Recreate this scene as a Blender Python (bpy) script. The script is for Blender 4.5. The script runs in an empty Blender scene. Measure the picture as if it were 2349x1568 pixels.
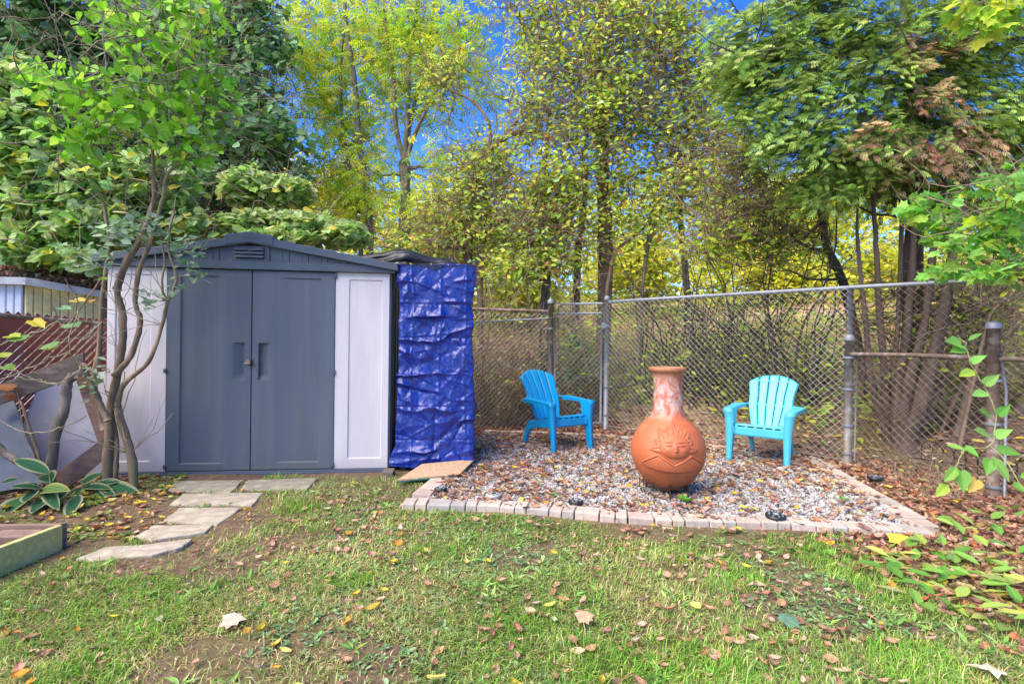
import bpy, bmesh, math, random
import numpy as np
from mathutils import Vector, Matrix
R = math.radians
rng = np.random.default_rng(7)
random.seed(7)
scn = bpy.context.scene
col = scn.collection

# ------------------------------------------------------------------ camera
CAM_H, FOC, ROLL = 1.25, 1200.0, R(0.7)        # metres, focal length in units of a 2349 px wide frame
ca, sa = math.cos(ROLL), math.sin(ROLL)
cam_d = bpy.data.cameras.new('camera'); cam = bpy.data.objects.new('camera', cam_d); col.objects.link(cam)
cam_d.sensor_width = 36.0; cam_d.lens = 36.0 * FOC / 2349.0
cam_d.clip_start = 0.05; cam_d.clip_end = 600
M = Matrix(((ca, -sa, 0, 0), (0, 0, -1, 0), (sa, ca, 0, CAM_H), (0, 0, 0, 1)))
cam.matrix_world = M
scn.camera = cam

# ------------------------------------------------------------------ light
SUN_EL, SUN_AZ = R(50), R(-128)                 # high, over the viewer's left shoulder (azimuth from +Y, clockwise)
world = bpy.data.worlds.new('World'); scn.world = world; world.use_nodes = True
wn = world.node_tree.nodes; wl = world.node_tree.links
bg = wn['Background']
sky = wn.new('ShaderNodeTexSky'); sky.sky_type = 'NISHITA'; sky.sun_disc = False
sky.sun_elevation = SUN_EL; sky.sun_rotation = SUN_AZ
sky.altitude = 1500; sky.air_density = 1.0; sky.dust_density = 0.0; sky.ozone_density = 4.0
hs = wn.new('ShaderNodeHueSaturation'); hs.inputs['Saturation'].default_value = 1.3; hs.inputs['Hue'].default_value = .514; wl.new(sky.outputs[0], hs.inputs['Color']); wl.new(hs.outputs[0], bg.inputs[0]); bg.inputs[1].default_value = 0.14
sun_d = bpy.data.lights.new('sun', 'SUN'); sun_d.energy = 3.6; sun_d.angle = R(62); sun_d.color = (1.0, 0.87, 0.70)
sun = bpy.data.objects.new('sun', sun_d); col.objects.link(sun)
sdir = Vector((math.sin(SUN_AZ) * math.cos(SUN_EL), math.cos(SUN_AZ) * math.cos(SUN_EL), math.sin(SUN_EL)))
sun.rotation_euler = sdir.to_track_quat('Z', 'Y').to_euler(); sun.location = (0, -4, 12)
vs = scn.view_settings
vs.view_transform = 'Standard'; vs.look = 'None'; vs.gamma = 1.0; vs.exposure = 1.42
try: vs.use_curve_mapping = False
except Exception: pass
scn.cycles.max_bounces = 7; scn.cycles.diffuse_bounces = 4; scn.cycles.transmission_bounces = 4
scn.cycles.transparent_max_bounces = 8; scn.cycles.use_denoising = True

# ------------------------------------------------------------------ measuring: frame point -> place in the yard
def uv(px, py):
    dx, dy = px - 1174.5, py - 784.0
    return dx * ca + dy * sa, -dx * sa + dy * ca
def G(px, py, z=0.0):                            # point on the level z
    u, v = uv(px, py); Y = (CAM_H - z) * FOC / v
    return Vector((u * Y / FOC, Y, z))
def W(px, py, Y):                                # point at depth Y
    u, v = uv(px, py)
    return Vector((u * Y / FOC, Y, CAM_H - v * Y / FOC))

# ------------------------------------------------------------------ noise
def vnoise(x, y, seed=0):
    x = np.asarray(x, float); y = np.asarray(y, float)
    xi = np.floor(x).astype(np.int64); yi = np.floor(y).astype(np.int64)
    fx = x - xi; fy = y - yi
    fx = fx * fx * (3 - 2 * fx); fy = fy * fy * (3 - 2 * fy)
    def h(a, b):
        n = (a * 374761393 + b * 668265263 + seed * 974711) & 0x7fffffff
        n = ((n ^ (n >> 13)) * 1274126177) & 0x7fffffff
        return ((n ^ (n >> 16)) & 0xffff) / 65535.0
    return (h(xi, yi) * (1 - fx) + h(xi + 1, yi) * fx) * (1 - fy) + (h(xi, yi + 1) * (1 - fx) + h(xi + 1, yi + 1) * fx) * fy
def fbm(x, y, seed=0, o=3):
    s = 0; a = 0.5; t = 0
    for k in range(o):
        s = s + a * vnoise(np.asarray(x) * 2 ** k, np.asarray(y) * 2 ** k, seed + k * 17); t += a; a *= 0.5
    return s / t
def sstep(a, b, x):
    t = np.clip((x - a) / (b - a), 0, 1); return t * t * (3 - 2 * t)

# ------------------------------------------------------------------ materials
MATS = {}
def new_mat(name):
    m = bpy.data.materials.new(name); m.use_nodes = True
    n = m.node_tree.nodes; l = m.node_tree.links
    return m, n, l, n['Principled BSDF'], n['Material Output']
def noise_node(n, l, scale, detail=4, rough=0.6, vec=None, dist=0.0):
    t = n.new('ShaderNodeTexNoise'); t.inputs['Scale'].default_value = scale; t.inputs['Detail'].default_value = detail
    t.inputs['Roughness'].default_value = rough; t.inputs['Distortion'].default_value = dist
    if vec is not None: l.new(vec, t.inputs['Vector'])
    return t
def ramp_node(n, l, fac, stops):
    r = n.new('ShaderNodeValToRGB'); l.new(fac, r.inputs[0])
    e = r.color_ramp.elements
    while len(e) < len(stops): e.new(0.5)
    for k, (p, c) in enumerate(stops):
        e[k].position = p; e[k].color = (c[0], c[1], c[2], 1)
    return r
def surf(name, c1, c2=None, scale=6, rough=0.6, bump=0.0, bscale=60, metal=0.0, spec=0.5, stretch=None, c3=None, lo=0.35, hi=0.65, detail=5, coat=0):
    m, n, l, b, o = new_mat(name)
    tc = n.new('ShaderNodeTexCoord'); vec = tc.outputs['Object']
    if stretch:
        mp = n.new('ShaderNodeMapping'); mp.inputs['Scale'].default_value = stretch; l.new(vec, mp.inputs[0]); vec = mp.outputs[0]
    c2 = c2 or tuple(x * 0.8 for x in c1)
    t = noise_node(n, l, scale, detail, vec=vec)
    stops = [(lo, c1), (hi, c2)] if c3 is None else [(lo, c1), ((lo + hi) / 2, c2), (hi, c3)]
    r = ramp_node(n, l, t.outputs[0], stops)
    l.new(r.outputs[0], b.inputs['Base Color'])
    b.inputs['Roughness'].default_value = rough; b.inputs['Metallic'].default_value = metal
    b.inputs['Specular IOR Level'].default_value = spec; b.inputs['Coat Weight'].default_value = coat
    if bump:
        t2 = noise_node(n, l, bscale, 6, vec=vec)
        bp = n.new('ShaderNodeBump'); bp.inputs['Strength'].default_value = 1.0; bp.inputs['Distance'].default_value = bump
        l.new(t2.outputs[0], bp.inputs['Height']); l.new(bp.outputs[0], b.inputs['Normal'])
    MATS[name] = m
    return m
def leaf_mat(name, rough=0.5, trans=0.4, spec=0.4, mottle=0.25):
    m, n, l, b, o = new_mat(name)
    at = n.new('ShaderNodeAttribute'); at.attribute_name = 'Col'
    tc = n.new('ShaderNodeTexCoord'); t = noise_node(n, l, 30, 3, vec=tc.outputs['Object'])
    mx = n.new('ShaderNodeMix'); mx.data_type = 'RGBA'; mx.blend_type = 'MULTIPLY'; mx.inputs[0].default_value = 1
    mr = n.new('ShaderNodeMapRange'); mr.inputs[1].default_value = 0.3; mr.inputs[2].default_value = 0.7
    mr.inputs[3].default_value = 1 - mottle; mr.inputs[4].default_value = 1 + mottle; l.new(t.outputs[0], mr.inputs[0])
    l.new(at.outputs[0], mx.inputs['A']); l.new(mr.outputs[0], mx.inputs['B'])
    cres = mx.outputs['Result']
    l.new(cres, b.inputs['Base Color']); b.inputs['Roughness'].default_value = rough; b.inputs['Specular IOR Level'].default_value = spec
    tr = n.new('ShaderNodeBsdfTranslucent'); l.new(cres, tr.inputs[0])
    ms = n.new('ShaderNodeMixShader'); ms.inputs[0].default_value = trans
    l.new(b.outputs[0], ms.inputs[1]); l.new(tr.outputs[0], ms.inputs[2]); l.new(ms.outputs[0], o.inputs[0])
    MATS[name] = m
    return m
def attr_mat(name, rough=0.8, bump=0.0, bscale=80, spec=0.3, mottle=0.2, mscale=25):
    m, n, l, b, o = new_mat(name)
    at = n.new('ShaderNodeAttribute'); at.attribute_name = 'Col'
    tc = n.new('ShaderNodeTexCoord'); t = noise_node(n, l, mscale, 5, vec=tc.outputs['Object'])
    mx = n.new('ShaderNodeMix'); mx.data_type = 'RGBA'; mx.blend_type = 'MULTIPLY'; mx.inputs[0].default_value = 1
    mr = n.new('ShaderNodeMapRange'); mr.inputs[1].default_value = 0.3; mr.inputs[2].default_value = 0.7
    mr.inputs[3].default_value = 1 - mottle; mr.inputs[4].default_value = 1 + mottle; l.new(t.outputs[0], mr.inputs[0])
    l.new(at.outputs[0], mx.inputs['A']); l.new(mr.outputs[0], mx.inputs['B']); l.new(mx.outputs['Result'], b.inputs['Base Color'])
    b.inputs['Roughness'].default_value = rough; b.inputs['Specular IOR Level'].default_value = spec
    if bump:
        t2 = noise_node(n, l, bscale, 5, vec=tc.outputs['Object'])
        bp = n.new('ShaderNodeBump'); bp.inputs['Distance'].default_value = bump; l.new(t2.outputs[0], bp.inputs['Height']); l.new(bp.outputs[0], b.inputs['Normal'])
    MATS[name] = m
    return m

# ------------------------------------------------------------------ objects
def tag(o, label=None, cat=None, group=None, kind=None):
    if label: o['label'] = label
    if cat: o['category'] = cat
    if group: o['group'] = group
    if kind: o['kind'] = kind
    return o
def empty(name, loc=(0, 0, 0), rz=0, label=None, cat=None, group=None):
    o = bpy.data.objects.new(name, None); col.objects.link(o); o.location = loc; o.rotation_euler = (0, 0, rz)
    o.empty_display_size = 0.1
    return tag(o, label, cat, group)
def link(name, me, mat=None, parent=None, loc=None, rot=None):
    o = bpy.data.objects.new(name, me); col.objects.link(o)
    if mat is not None and not me.materials: me.materials.append(mat)
    if parent is not None: o.parent = parent
    if loc is not None: o.location = loc
    if rot is not None: o.rotation_euler = rot
    return o
def inv(o, p):                                    # world point -> coordinates of the (unscaled, z-turned) empty o
    p = Vector(p) - o.location; a = -o.rotation_euler[2]
    return Vector((p.x * math.cos(a) - p.y * math.sin(a), p.x * math.sin(a) + p.y * math.cos(a), p.z))
def mesh_np(name, V, flat, totals, mat=None, parent=None, colors=None, smooth=False):
    me = bpy.data.meshes.new(name)
    V = np.asarray(V, np.float32).reshape(-1, 3); flat = np.asarray(flat, np.int32); totals = np.asarray(totals, np.int32)
    me.vertices.add(len(V)); me.vertices.foreach_set('co', V.ravel())
    me.loops.add(len(flat)); me.loops.foreach_set('vertex_index', flat)
    starts = np.zeros(len(totals), np.int32); starts[1:] = np.cumsum(totals)[:-1]
    me.polygons.add(len(totals)); me.polygons.foreach_set('loop_start', starts); me.polygons.foreach_set('loop_total', totals)
    me.polygons.foreach_set('use_smooth', np.full(len(totals), smooth))
    me.update(calc_edges=True)
    if colors is not None:
        a = me.color_attributes.new('Col', 'FLOAT_COLOR', 'POINT')
        c = np.ones((len(V), 4), np.float32); c[:, :3] = colors; a.data.foreach_set('color', c.ravel())
    return link(name, me, mat, parent)
class MB:
    """collects primitives; build() links them as one mesh object"""
    def __init__(s): s.V = []; s.F = []; s.n = 0
    def add(s, V, F):
        V = np.asarray(V, float).reshape(-1, 3)
        s.V.append(V); s.F += [tuple(i + s.n for i in f) for f in F]; s.n += len(V)
    def box(s, x0, x1, y0, y1, z0, z1, m=None):
        V = np.array([(x, y, z) for z in (z0, z1) for y in (y0, y1) for x in (x0, x1)], float)
        if m is not None: V = np.array([m @ Vector(v) for v in V])
        s.add(V, [(0, 2, 3, 1), (4, 5, 7, 6), (0, 1, 5, 4), (2, 6, 7, 3), (0, 4, 6, 2), (1, 3, 7, 5)])
    def prism(s, poly, a0, a1, axis='y', m=None):   # poly of (p,q): axis y -> (x,z); axis z -> (x,y); axis x -> (y,z)
        n = len(poly)
        f = {'y': lambda p, q, a: (p, a, q), 'z': lambda p, q, a: (p, q, a), 'x': lambda p, q, a: (a, p, q)}[axis]
        V = [f(p, q, a0) for p, q in poly] + [f(p, q, a1) for p, q in poly]
        if m is not None: V = [tuple(m @ Vector(v)) for v in V]
        F = [tuple(range(n))[::-1], tuple(range(n, 2 * n))] + [(i, (i + 1) % n, n + (i + 1) % n, n + i) for i in range(n)]
        s.add(V, F)
    def tube(s, P, rad, k=6, cap=True):
        P = np.asarray([tuple(p) for p in P], float); n = len(P)
        rad = np.full(n, rad) if np.isscalar(rad) else np.asarray(rad, float)
        T = np.empty_like(P); T[1:-1] = P[2:] - P[:-2]; T[0] = P[1] - P[0]; T[-1] = P[-1] - P[-2]
        T /= np.linalg.norm(T, axis=1)[:, None] + 1e-12
        tm = T.mean(0); ref = np.eye(3)[int(np.argmin(np.abs(tm)))]
        A = np.cross(T, ref); A /= np.linalg.norm(A, axis=1)[:, None] + 1e-12
        B = np.cross(T, A)
        th = np.arange(k) * 2 * math.pi / k
        V = P[:, None, :] + rad[:, None, None] * (np.cos(th)[None, :, None] * A[:, None, :] + np.sin(th)[None, :, None] * B[:, None, :])
        F = [(i * k + j, i * k + (j + 1) % k, (i + 1) * k + (j + 1) % k, (i + 1) * k + j) for i in range(n - 1) for j in range(k)]
        if cap: F += [tuple(range(k)), tuple(range((n - 1) * k, n * k))[::-1]]
        s.add(V, F)
    def lathe(s, prof, k=24, m=None, cap=False):
        n = len(prof); th = np.arange(k) * 2 * math.pi / k
        V = np.array([(r * math.cos(t), r * math.sin(t), z) for r, z in prof for t in th])
        if m is not None: V = np.array([m @ Vector(v) for v in V])
        F = [(i * k + j, i * k + (j + 1) % k, (i + 1) * k + (j + 1) % k, (i + 1) * k + j) for i in range(n - 1) for j in range(k)]
        if cap: F += [tuple(range(k))[::-1], tuple(range((n - 1) * k, n * k))]
        s.add(V, F)
    def grid(s, X, Y, Z, closed=False):
        a, b = X.shape
        s.add(np.stack([X, Y, Z], -1), [(i * b + j, i * b + j + 1, (i + 1) * b + j + 1, (i + 1) * b + j) for i in range(a - 1) for j in range(b - 1)])
    def build(s, name, mat, parent=None, smooth=False, bevel=0, colors=None, solid=0, angle=40):
        V = np.concatenate(s.V); tot = [len(f) for f in s.F]; flat = [i for f in s.F for i in f]
        o = mesh_np(name, V, flat, tot, mat, parent, colors, smooth)
        if solid:
            md = o.modifiers.new('thickness', 'SOLIDIFY'); md.thickness = solid; md.offset = 0
        if bevel:
            md = o.modifiers.new('soft', 'BEVEL'); md.width = bevel; md.segments = 2; md.limit_method = 'ANGLE'; md.angle_limit = R(angle)
        return o

# ------------------------------------------------------------------ leaves
def halves(pts):
    """leaf outline of one side, base first and tip last: folded leaf of two polygons"""
    k = len(pts); V = list(pts) + [(x, -y, z) for x, y, z in pts[1:-1]]
    return np.array(V, float), [tuple(range(k)), (0,) + (k - 1,) + tuple(range(2 * k - 3, k - 1, -1))]
T_OVAL = halves([(0, 0, 0), (.28, .24, .05), (.65, .22, .03), (1, 0, -.06)])
T_SLIM = halves([(0, 0, 0), (.35, .13, .03), (1, 0, -.04)])
T_HEART = halves([(0, 0, 0), (-.08, .16, .04), (.08, .38, .07), (.38, .40, .05), (.75, .18, 0), (1, 0, -.1)])
T_MAPLE = halves([(0, 0, 0), (-.06, .30, .05), (.22, .36, .05), (.34, .62, .0), (.50, .34, .04), (.72, .34, .0), (.74, .16, .03), (1, 0, -.06)])
T_LOBE = halves([(0, 0, 0), (.12, .42, .05), (.42, .30, .03), (.62, .36, .0), (1, 0, -.08)])
T_GRAPE = halves([(0, 0, 0), (-.14, .22, .04), (.05, .46, .05), (.38, .42, .03), (.62, .40, 0), (.76, .2, .0), (1, 0, -.1)])
def t_frond():
    V = []; F = []
    for k, (b, t, w) in enumerate([((0, 0), (1, 0), .05), ((.15, 0), (.62, .30), .05), ((.15, 0), (.62, -.30), .05), ((.38, 0), (.85, .24), .045), ((.38, 0), (.85, -.24), .045), ((.02, 0), (.34, .28), .045), ((.02, 0), (.34, -.28), .045)]):
        b = np.array(b); t = np.array(t); d = t - b; d = d / np.linalg.norm(d); p = np.array((-d[1], d[0])) * w; m = b + (t - b) * .6
        V += [(*b, 0), (*(m + p), .01), (*t, -.05), (*(m - p), .01)]; F.append((4 * k, 4 * k + 1, 4 * k + 2, 4 * k + 3))
    return np.array(V, float), F
T_FROND = t_frond()
def t_comp(n=4):
    V = []; F = []; q = 0
    for k in range(n):
        for sgn in (1, -1):
            b = np.array((.18 + .72 * k / n, 0)); d = np.array((.5, .85 * sgn)); d /= np.linalg.norm(d); p = np.array((-d[1], d[0])) * .055; L = .32
            V += [(*b, 0), (*(b + d * L * .5 + p), .02), (*(b + d * L), -.06), (*(b + d * L * .5 - p), .02)]; F.append((q, q + 1, q + 2, q + 3)); q += 4
    V += [(.8, 0, 0), (.92, .05, .01), (1.15, 0, -.05), (.92, -.05, .01)]; F.append((q, q + 1, q + 2, q + 3))
    return np.array(V, float), F
T_COMP = t_comp()
def t_curl(c=.22):
    V = []
    for i in range(4):
        x = i / 3; w = [.05, .30, .26, .02][i]
        for j in (-1, 0, 1): V.append((x, w * j, c * (abs(j) * .6) + c * .9 * (x - .5) ** 2 * 2))
    return np.array(V, float), [(i * 3 + j, i * 3 + j + 1, i * 3 + j + 4, i * 3 + j + 3) for i in range(3) for j in range(2)]
T_CURL = t_curl()
T_CURL2 = t_curl(.45)
def unit(a): return a / (np.linalg.norm(a, axis=-1, keepdims=True) + 1e-9)
def pal(n, palette, jit=0.18, key=None):
    """per-leaf colours: palette = [(rgb, weight)...]"""
    c = np.array([p[0] for p in palette], float); w = np.array([p[1] for p in palette], float); w /= w.sum()
    i = rng.choice(len(c), n, p=w)
    return np.clip(c[i] * (1 + jit * rng.standard_normal((n, 1))) * (1 + jit * .4 * rng.standard_normal((n, 3))), 0.004, 0.9)
def leaves(name, P, D, N, S, C, tpl, mat, parent=None, wscale=None):
    """one mesh of len(P) leaves: base point, direction, normal, size, colour"""
    T, F = tpl; n = len(P); k = len(T)
    D = unit(D); Sd = unit(np.cross(N, D)); N = np.cross(D, Sd)
    ws = np.ones(n) if wscale is None else wscale
    S = np.broadcast_to(S, (n,))
    V = P[:, None, :] + S[:, None, None] * (T[None, :, 0:1] * D[:, None, :] + (T[None, :, 1:2] * ws[:, None, None]) * Sd[:, None, :] + T[None, :, 2:3] * N[:, None, :])
    fl = np.array([i for f in F for i in f]); tt = np.array([len(f) for f in F])
    flat = (np.arange(n)[:, None] * k + fl[None, :]).ravel(); tot = np.tile(tt, n)
    cols = np.repeat(C, k, axis=0)
    return mesh_np(name, V.reshape(-1, 3), flat, tot, mat, parent, cols)
def leaf_dirs(n, droop=.35, facing=(0, -.5, .8), spread=.6):
    th = rng.uniform(0, 2 * math.pi, n)
    D = np.stack([np.cos(th), np.sin(th), -droop + .35 * rng.standard_normal(n)], -1)
    N = np.array(facing)[None, :] + spread * rng.standard_normal((n, 3))
    return unit(D), unit(N)

# ------------------------------------------------------------------ trees
def crv(pts, n=6, wob=0.0):
    """smooth polyline through points (Catmull-Rom), with a little wobble"""
    P = [np.array(tuple(p), float) for p in pts]
    if len(P) == 2: P = [P[0], (P[0] + P[1]) / 2, P[1]]
    Q = [2 * P[0] - P[1]] + P + [2 * P[-1] - P[-2]]; out = []
    for i in range(1, len(Q) - 2):
        for t in np.arange(n) / n:
            a, b, c, d = Q[i - 1], Q[i], Q[i + 1], Q[i + 2]
            out.append(.5 * ((2 * b) + (-a + c) * t + (2 * a - 5 * b + 4 * c - d) * t * t + (-a + 3 * b - 3 * c + d) * t ** 3))
    out.append(P[-1]); out = np.array(out)
    if wob: out[1:] += wob * rng.standard_normal(out[1:].shape) * .5
    return out
def walk(p, d, L, n, wander=.35, up=0.0):
    out = [np.array(p, float)]; d = np.array(d, float); d /= np.linalg.norm(d) + 1e-9
    for i in range(n):
        d = d + wander * rng.standard_normal(3); d[2] += up; d /= np.linalg.norm(d) + 1e-9
        out.append(out[-1] + d * L / n)
    return np.array(out)
def in_clumps(n, clumps, shell=.0):
    w = np.array([c[1][0] * c[1][1] * c[1][2] if len(c) < 3 else c[2] for c in clumps], float) ** (.8 if len(clumps[0]) < 3 else 1); w /= w.sum()
    i = rng.choice(len(clumps), n, p=w)
    C = np.array([tuple(c[0]) for c in clumps])[i]; Rr = np.array([c[1] for c in clumps], float)[i]
    d = unit(rng.standard_normal((n, 3))); r = rng.uniform(shell, 1, n) ** (1 / 2.2)
    return C + d * r[:, None] * Rr, d
def clump(px, py, rx, ry, Y, dY, w=None):
    c = W(px, py, Y); r = (rx * Y / FOC, dY, ry * Y / FOC)
    return (c, r) if w is None else (c, r, w)
def tree(name, label, cat, trunks, clumps, nleaf, lsize, palette, tpl, bark, lmat, twigs=60, twig_r=.006, group=None, limbs=True,
         droop=.35, facing=(0, -.5, .8), spread=.6, clusters=0, crad=.12, twig_len=.7, wander=.3, leafkind='crown', subk=5, vines=0, tmat='twig', limbx=0):
    base = trunks[0][0][0]
    root = empty(name, (base[0], base[1], 0 if base[2] > -.5 and base[2] < .5 else base[2]), 0, label, cat, group)
    off = np.array(root.location)
    skel = []
    for pts, r0, r1 in trunks:
        P = crv(pts, 6, min(.012, r0 * .10)); n = len(P); rad = np.linspace(r0, r1, n) * (1 + .08 * rng.standard_normal(n))
        rad[0] *= 1.25
        mb = MB(); mb.tube(P - off, rad, 9)
        mb.build('trunk' if r0 > .03 else 'stem', MATS[bark], root, smooth=True)
        skel.append((P, rad))
    AP = np.concatenate([s[0] for s in skel]); AR = np.concatenate([s[1] for s in skel])
    br = MB(); tips = []
    if clumps and limbs:
        for c in clumps:
            cen = np.array(tuple(c[0])); rr = np.array(c[1])
            d = np.linalg.norm(AP - cen, axis=1) + .6 * np.maximum(0, AP[:, 2] - cen[2]); j = int(np.argmin(d))
            if d[j] > .05:
                mid = (AP[j] + cen) / 2 + np.array((0, 0, .06 * d[j])) + .08 * d[j] * rng.standard_normal(3)
                P = crv([AP[j], mid, cen], 5, .02); r0 = min(AR[j] * .55, .045)
                br.tube(P - off, np.linspace(r0, r0 * .35, len(P)), 5)
                for q in range(limbx):
                    e = cen + rr * unit(rng.standard_normal(3)) * .95; k = int(rng.integers(len(P) // 3, len(P))); Q = crv([P[k], (P[k] + e) / 2 + .10 * rng.standard_normal(3), e], 5, .03); r1 = max(.008, r0 * .35); br.tube(Q - off, np.linspace(r1, r1 * .3, len(Q)), 5, False)
    if clumps and twigs:
        Q, _ = in_clumps(twigs, clumps)
        for q in Q:
            P0 = q; d = rng.standard_normal(3); d[2] = abs(d[2]) * .6
            P = walk(P0, d, twig_len * rng.uniform(.5, 1.3), subk, wander, .03)
            r = twig_r * rng.uniform(.5, 1.6)
            br.tube(P - off, np.linspace(r, r * .35, len(P)), 4, False)
            if rng.random() < .7:
                k = int(rng.integers(1, len(P) - 1)); P2 = walk(P[k], P[k] - P[k - 1] + .5 * rng.standard_normal(3), twig_len * .5, 4, wander, .02)
                br.tube(P2 - off, np.linspace(r * .6, r * .25, len(P2)), 3, False)
    for k in range(vines):
        q, _ = in_clumps(1, clumps); P = walk(q[0], (rng.standard_normal() * .6, rng.standard_normal() * .3, -1), rng.uniform(.5, 1.6), 9, .28, -.12)
        r = rng.uniform(.003, .008); br.tube(P - off, r, 4, False)
    if br.n: br.build('branches', MATS[tmat], root, smooth=True)
    if nleaf:
        if clusters:
            CC, _ = in_clumps(clusters, clumps); i = rng.integers(0, clusters, nleaf)
            P = CC[i] + crad * rng.standard_normal((nleaf, 3)) * np.array((1, 1, .8))
            ctint = (1 + .22 * rng.standard_normal((clusters, 1)))[i]
        else:
            P, _ = in_clumps(nleaf, clumps); ctint = 1
        D, N = leaf_dirs(nleaf, droop, facing, spread)
        C = np.clip(pal(nleaf, palette) * ctint, .004, .85)
        S = lsize * rng.uniform(.6, 1.25, nleaf)
        leaves(leafkind, P - off, D, N, S, C, tpl, MATS[lmat], root)
    return root
# ------------------------------------------------------------------ material library
leaf_mat('leaf', .45, .50, .35); leaf_mat('leaf_glossy', .32, .35, .5, .12); leaf_mat('blade', .5, .35, .3, .15)
leaf_mat('dry_leaf', .7, .15, .2, .3); leaf_mat('frond', .6, .2, .25, .2)
surf('bark_grey', (.26, .21, .17), (.12, .095, .075), 9, .9, .012, 26, stretch=(1, 1, .25), c3=(.19, .19, .12))
surf('bark_brown', (.28, .19, .13), (.12, .08, .055), 9, .9, .014, 24, stretch=(1, 1, .2))
surf('bark_light', (.38, .31, .22), (.19, .145, .10), 10, .85, .008, 30, stretch=(1, 1, .25), c3=(.30, .30, .17))
surf('bark_lilac', (.34, .24, .16), (.16, .105, .07), 11, .85, .006, 40, stretch=(1, 1, .2), c3=(.16, .15, .07))
surf('bark_stem', (.115, .08, .06), (.05, .034, .027), 9, .9, .014, 24, stretch=(1, 1, .2))
surf('bark_dark', (.10, .072, .055), (.045, .034, .028), 9, .9, .014, 24, stretch=(1, 1, .2))
surf('galvanised', (.24, .26, .29), (.17, .185, .21), 14, .5, .0006, 60, metal=.25)
surf('twig', (.34, .25, .18), (.20, .145, .10), 6, .85, c3=(.17, .16, .09))
surf('galvanised_dull', (.27, .27, .265), (.15, .135, .12), 9, .6, .001, 60, metal=.4, c3=(.22, .16, .11))
surf('rusty_pipe', (.20, .135, .10), (.11, .075, .055), 12, .75, .001, 80, metal=.2, c3=(.28, .23, .2))
surf('wire', (.52, .49, .45), (.40, .36, .32), 6, .5, metal=.15)
surf('wire_rusty', (.28, .21, .155), (.17, .12, .085), 8, .65, metal=.1)
surf('shed_slate', (.102, .124, .150), (.086, .106, .130), 3.5, .5, .0009, 230, stretch=(1.6, 1, .12), c3=(.098, .118, .148), spec=.35)
surf('shed_trim', (.076, .096, .126), (.062, .080, .108), 3, .5, .0006, 200, spec=.35)
surf('shed_cream', (.62, .58, .57), (.55, .51, .52), 2.2, .5, .0007, 220, stretch=(1.2, 1, .2), c3=(.59, .53, .56), spec=.35)
surf('black_gap', (.004, .004, .005), (.003, .003, .003), 3, .9)
surf('tarp_black', (.010, .010, .012), (.016, .016, .018), 12, .38, .0008, 90, spec=.5)
surf('chair_blue', (.004, .30, .60), (.004, .27, .55), 5, .32, .0003, 200, spec=.5)
surf('chair_cyan', (.085, .46, .60), (.07, .42, .56), 5, .35, .0003, 200, spec=.5)
surf('black_iron', (.02, .018, .017), (.05, .028, .018), 16, .7, .001, 90, metal=.3)
surf('black_plastic', (.014, .015, .018), (.022, .023, .026), 20, .35)
surf('grey_plastic', (.42, .41, .39), (.30, .29, .27), 30, .5)
surf('lens', (.35, .37, .40), (.25, .27, .30), 40, .15)
surf('plank_old', (.21, .165, .135), (.11, .083, .066), 7, .85, .003, 50, stretch=(.3, 3, 3), c3=(.15, .12, .10))
surf('plank_red', (.27, .17, .13), (.17, .10, .08), 7, .8, .003, 50, stretch=(.3, 3, 3))
surf('plank_green', (.56, .53, .19), (.40, .38, .13), 6, .75, .002, 50, stretch=(.3, 3, 3), c3=(.50, .47, .22))
surf('osb', (.56, .38, .22), (.42, .26, .14), 26, .7, .0015, 60, stretch=(1, 2.2, 1), c3=(.66, .50, .33))
surf('osb_edge', (.01, .13, .11), (.02, .17, .14), 20, .7)
surf('mat_green', (.19, .19, .065), (.13, .13, .04), 12, .9, .004, 130)
surf('panel_white', (.47, .46, .49), (.38, .36, .40), 2.5, .42, .0006, 100, c3=(.44, .40, .46))
surf('panel_blue', (.085, .115, .15), (.12, .15, .19), 3, .42, .0006, 100, c3=(.07, .09, .12))
surf('siding_blue', (.50, .56, .68), (.44, .50, .62), 5, .5, .0005, 60)
surf('siding_olive', (.60, .56, .28), (.46, .42, .19), 5, .6, .0008, 60, c3=(.56, .54, .32))
surf('fascia_grey', (.42, .44, .47), (.30, .31, .33), 8, .5, .0008, 60)
surf('slat_red', (.19, .026, .02), (.12, .016, .013), 8, .5, .0006, 80)
surf('brick_red', (.26, .17, .13), (.17, .11, .09), 16, .9, .003, 50)
surf('padlock', (.42, .35, .26), (.20, .12, .08), 60, .5, metal=.3)
surf('rust', (.13, .045, .02), (.05, .02, .012), 60, .9)
def make_stone(name, a, b, c): return surf(name, a, b, 5, .88, .006, 34, c3=c, lo=.3, hi=.7, detail=8)
make_stone('flag_1', (.54, .47, .36), (.30, .26, .20), (.46, .43, .32))
make_stone('flag_2', (.44, .39, .30), (.22, .20, .15), (.36, .35, .24))
attr_mat('paver', .85, .0035, 60, mottle=.18, mscale=14)
attr_mat('pebble', .75, .001, 120, mottle=.15, mscale=60)

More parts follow.
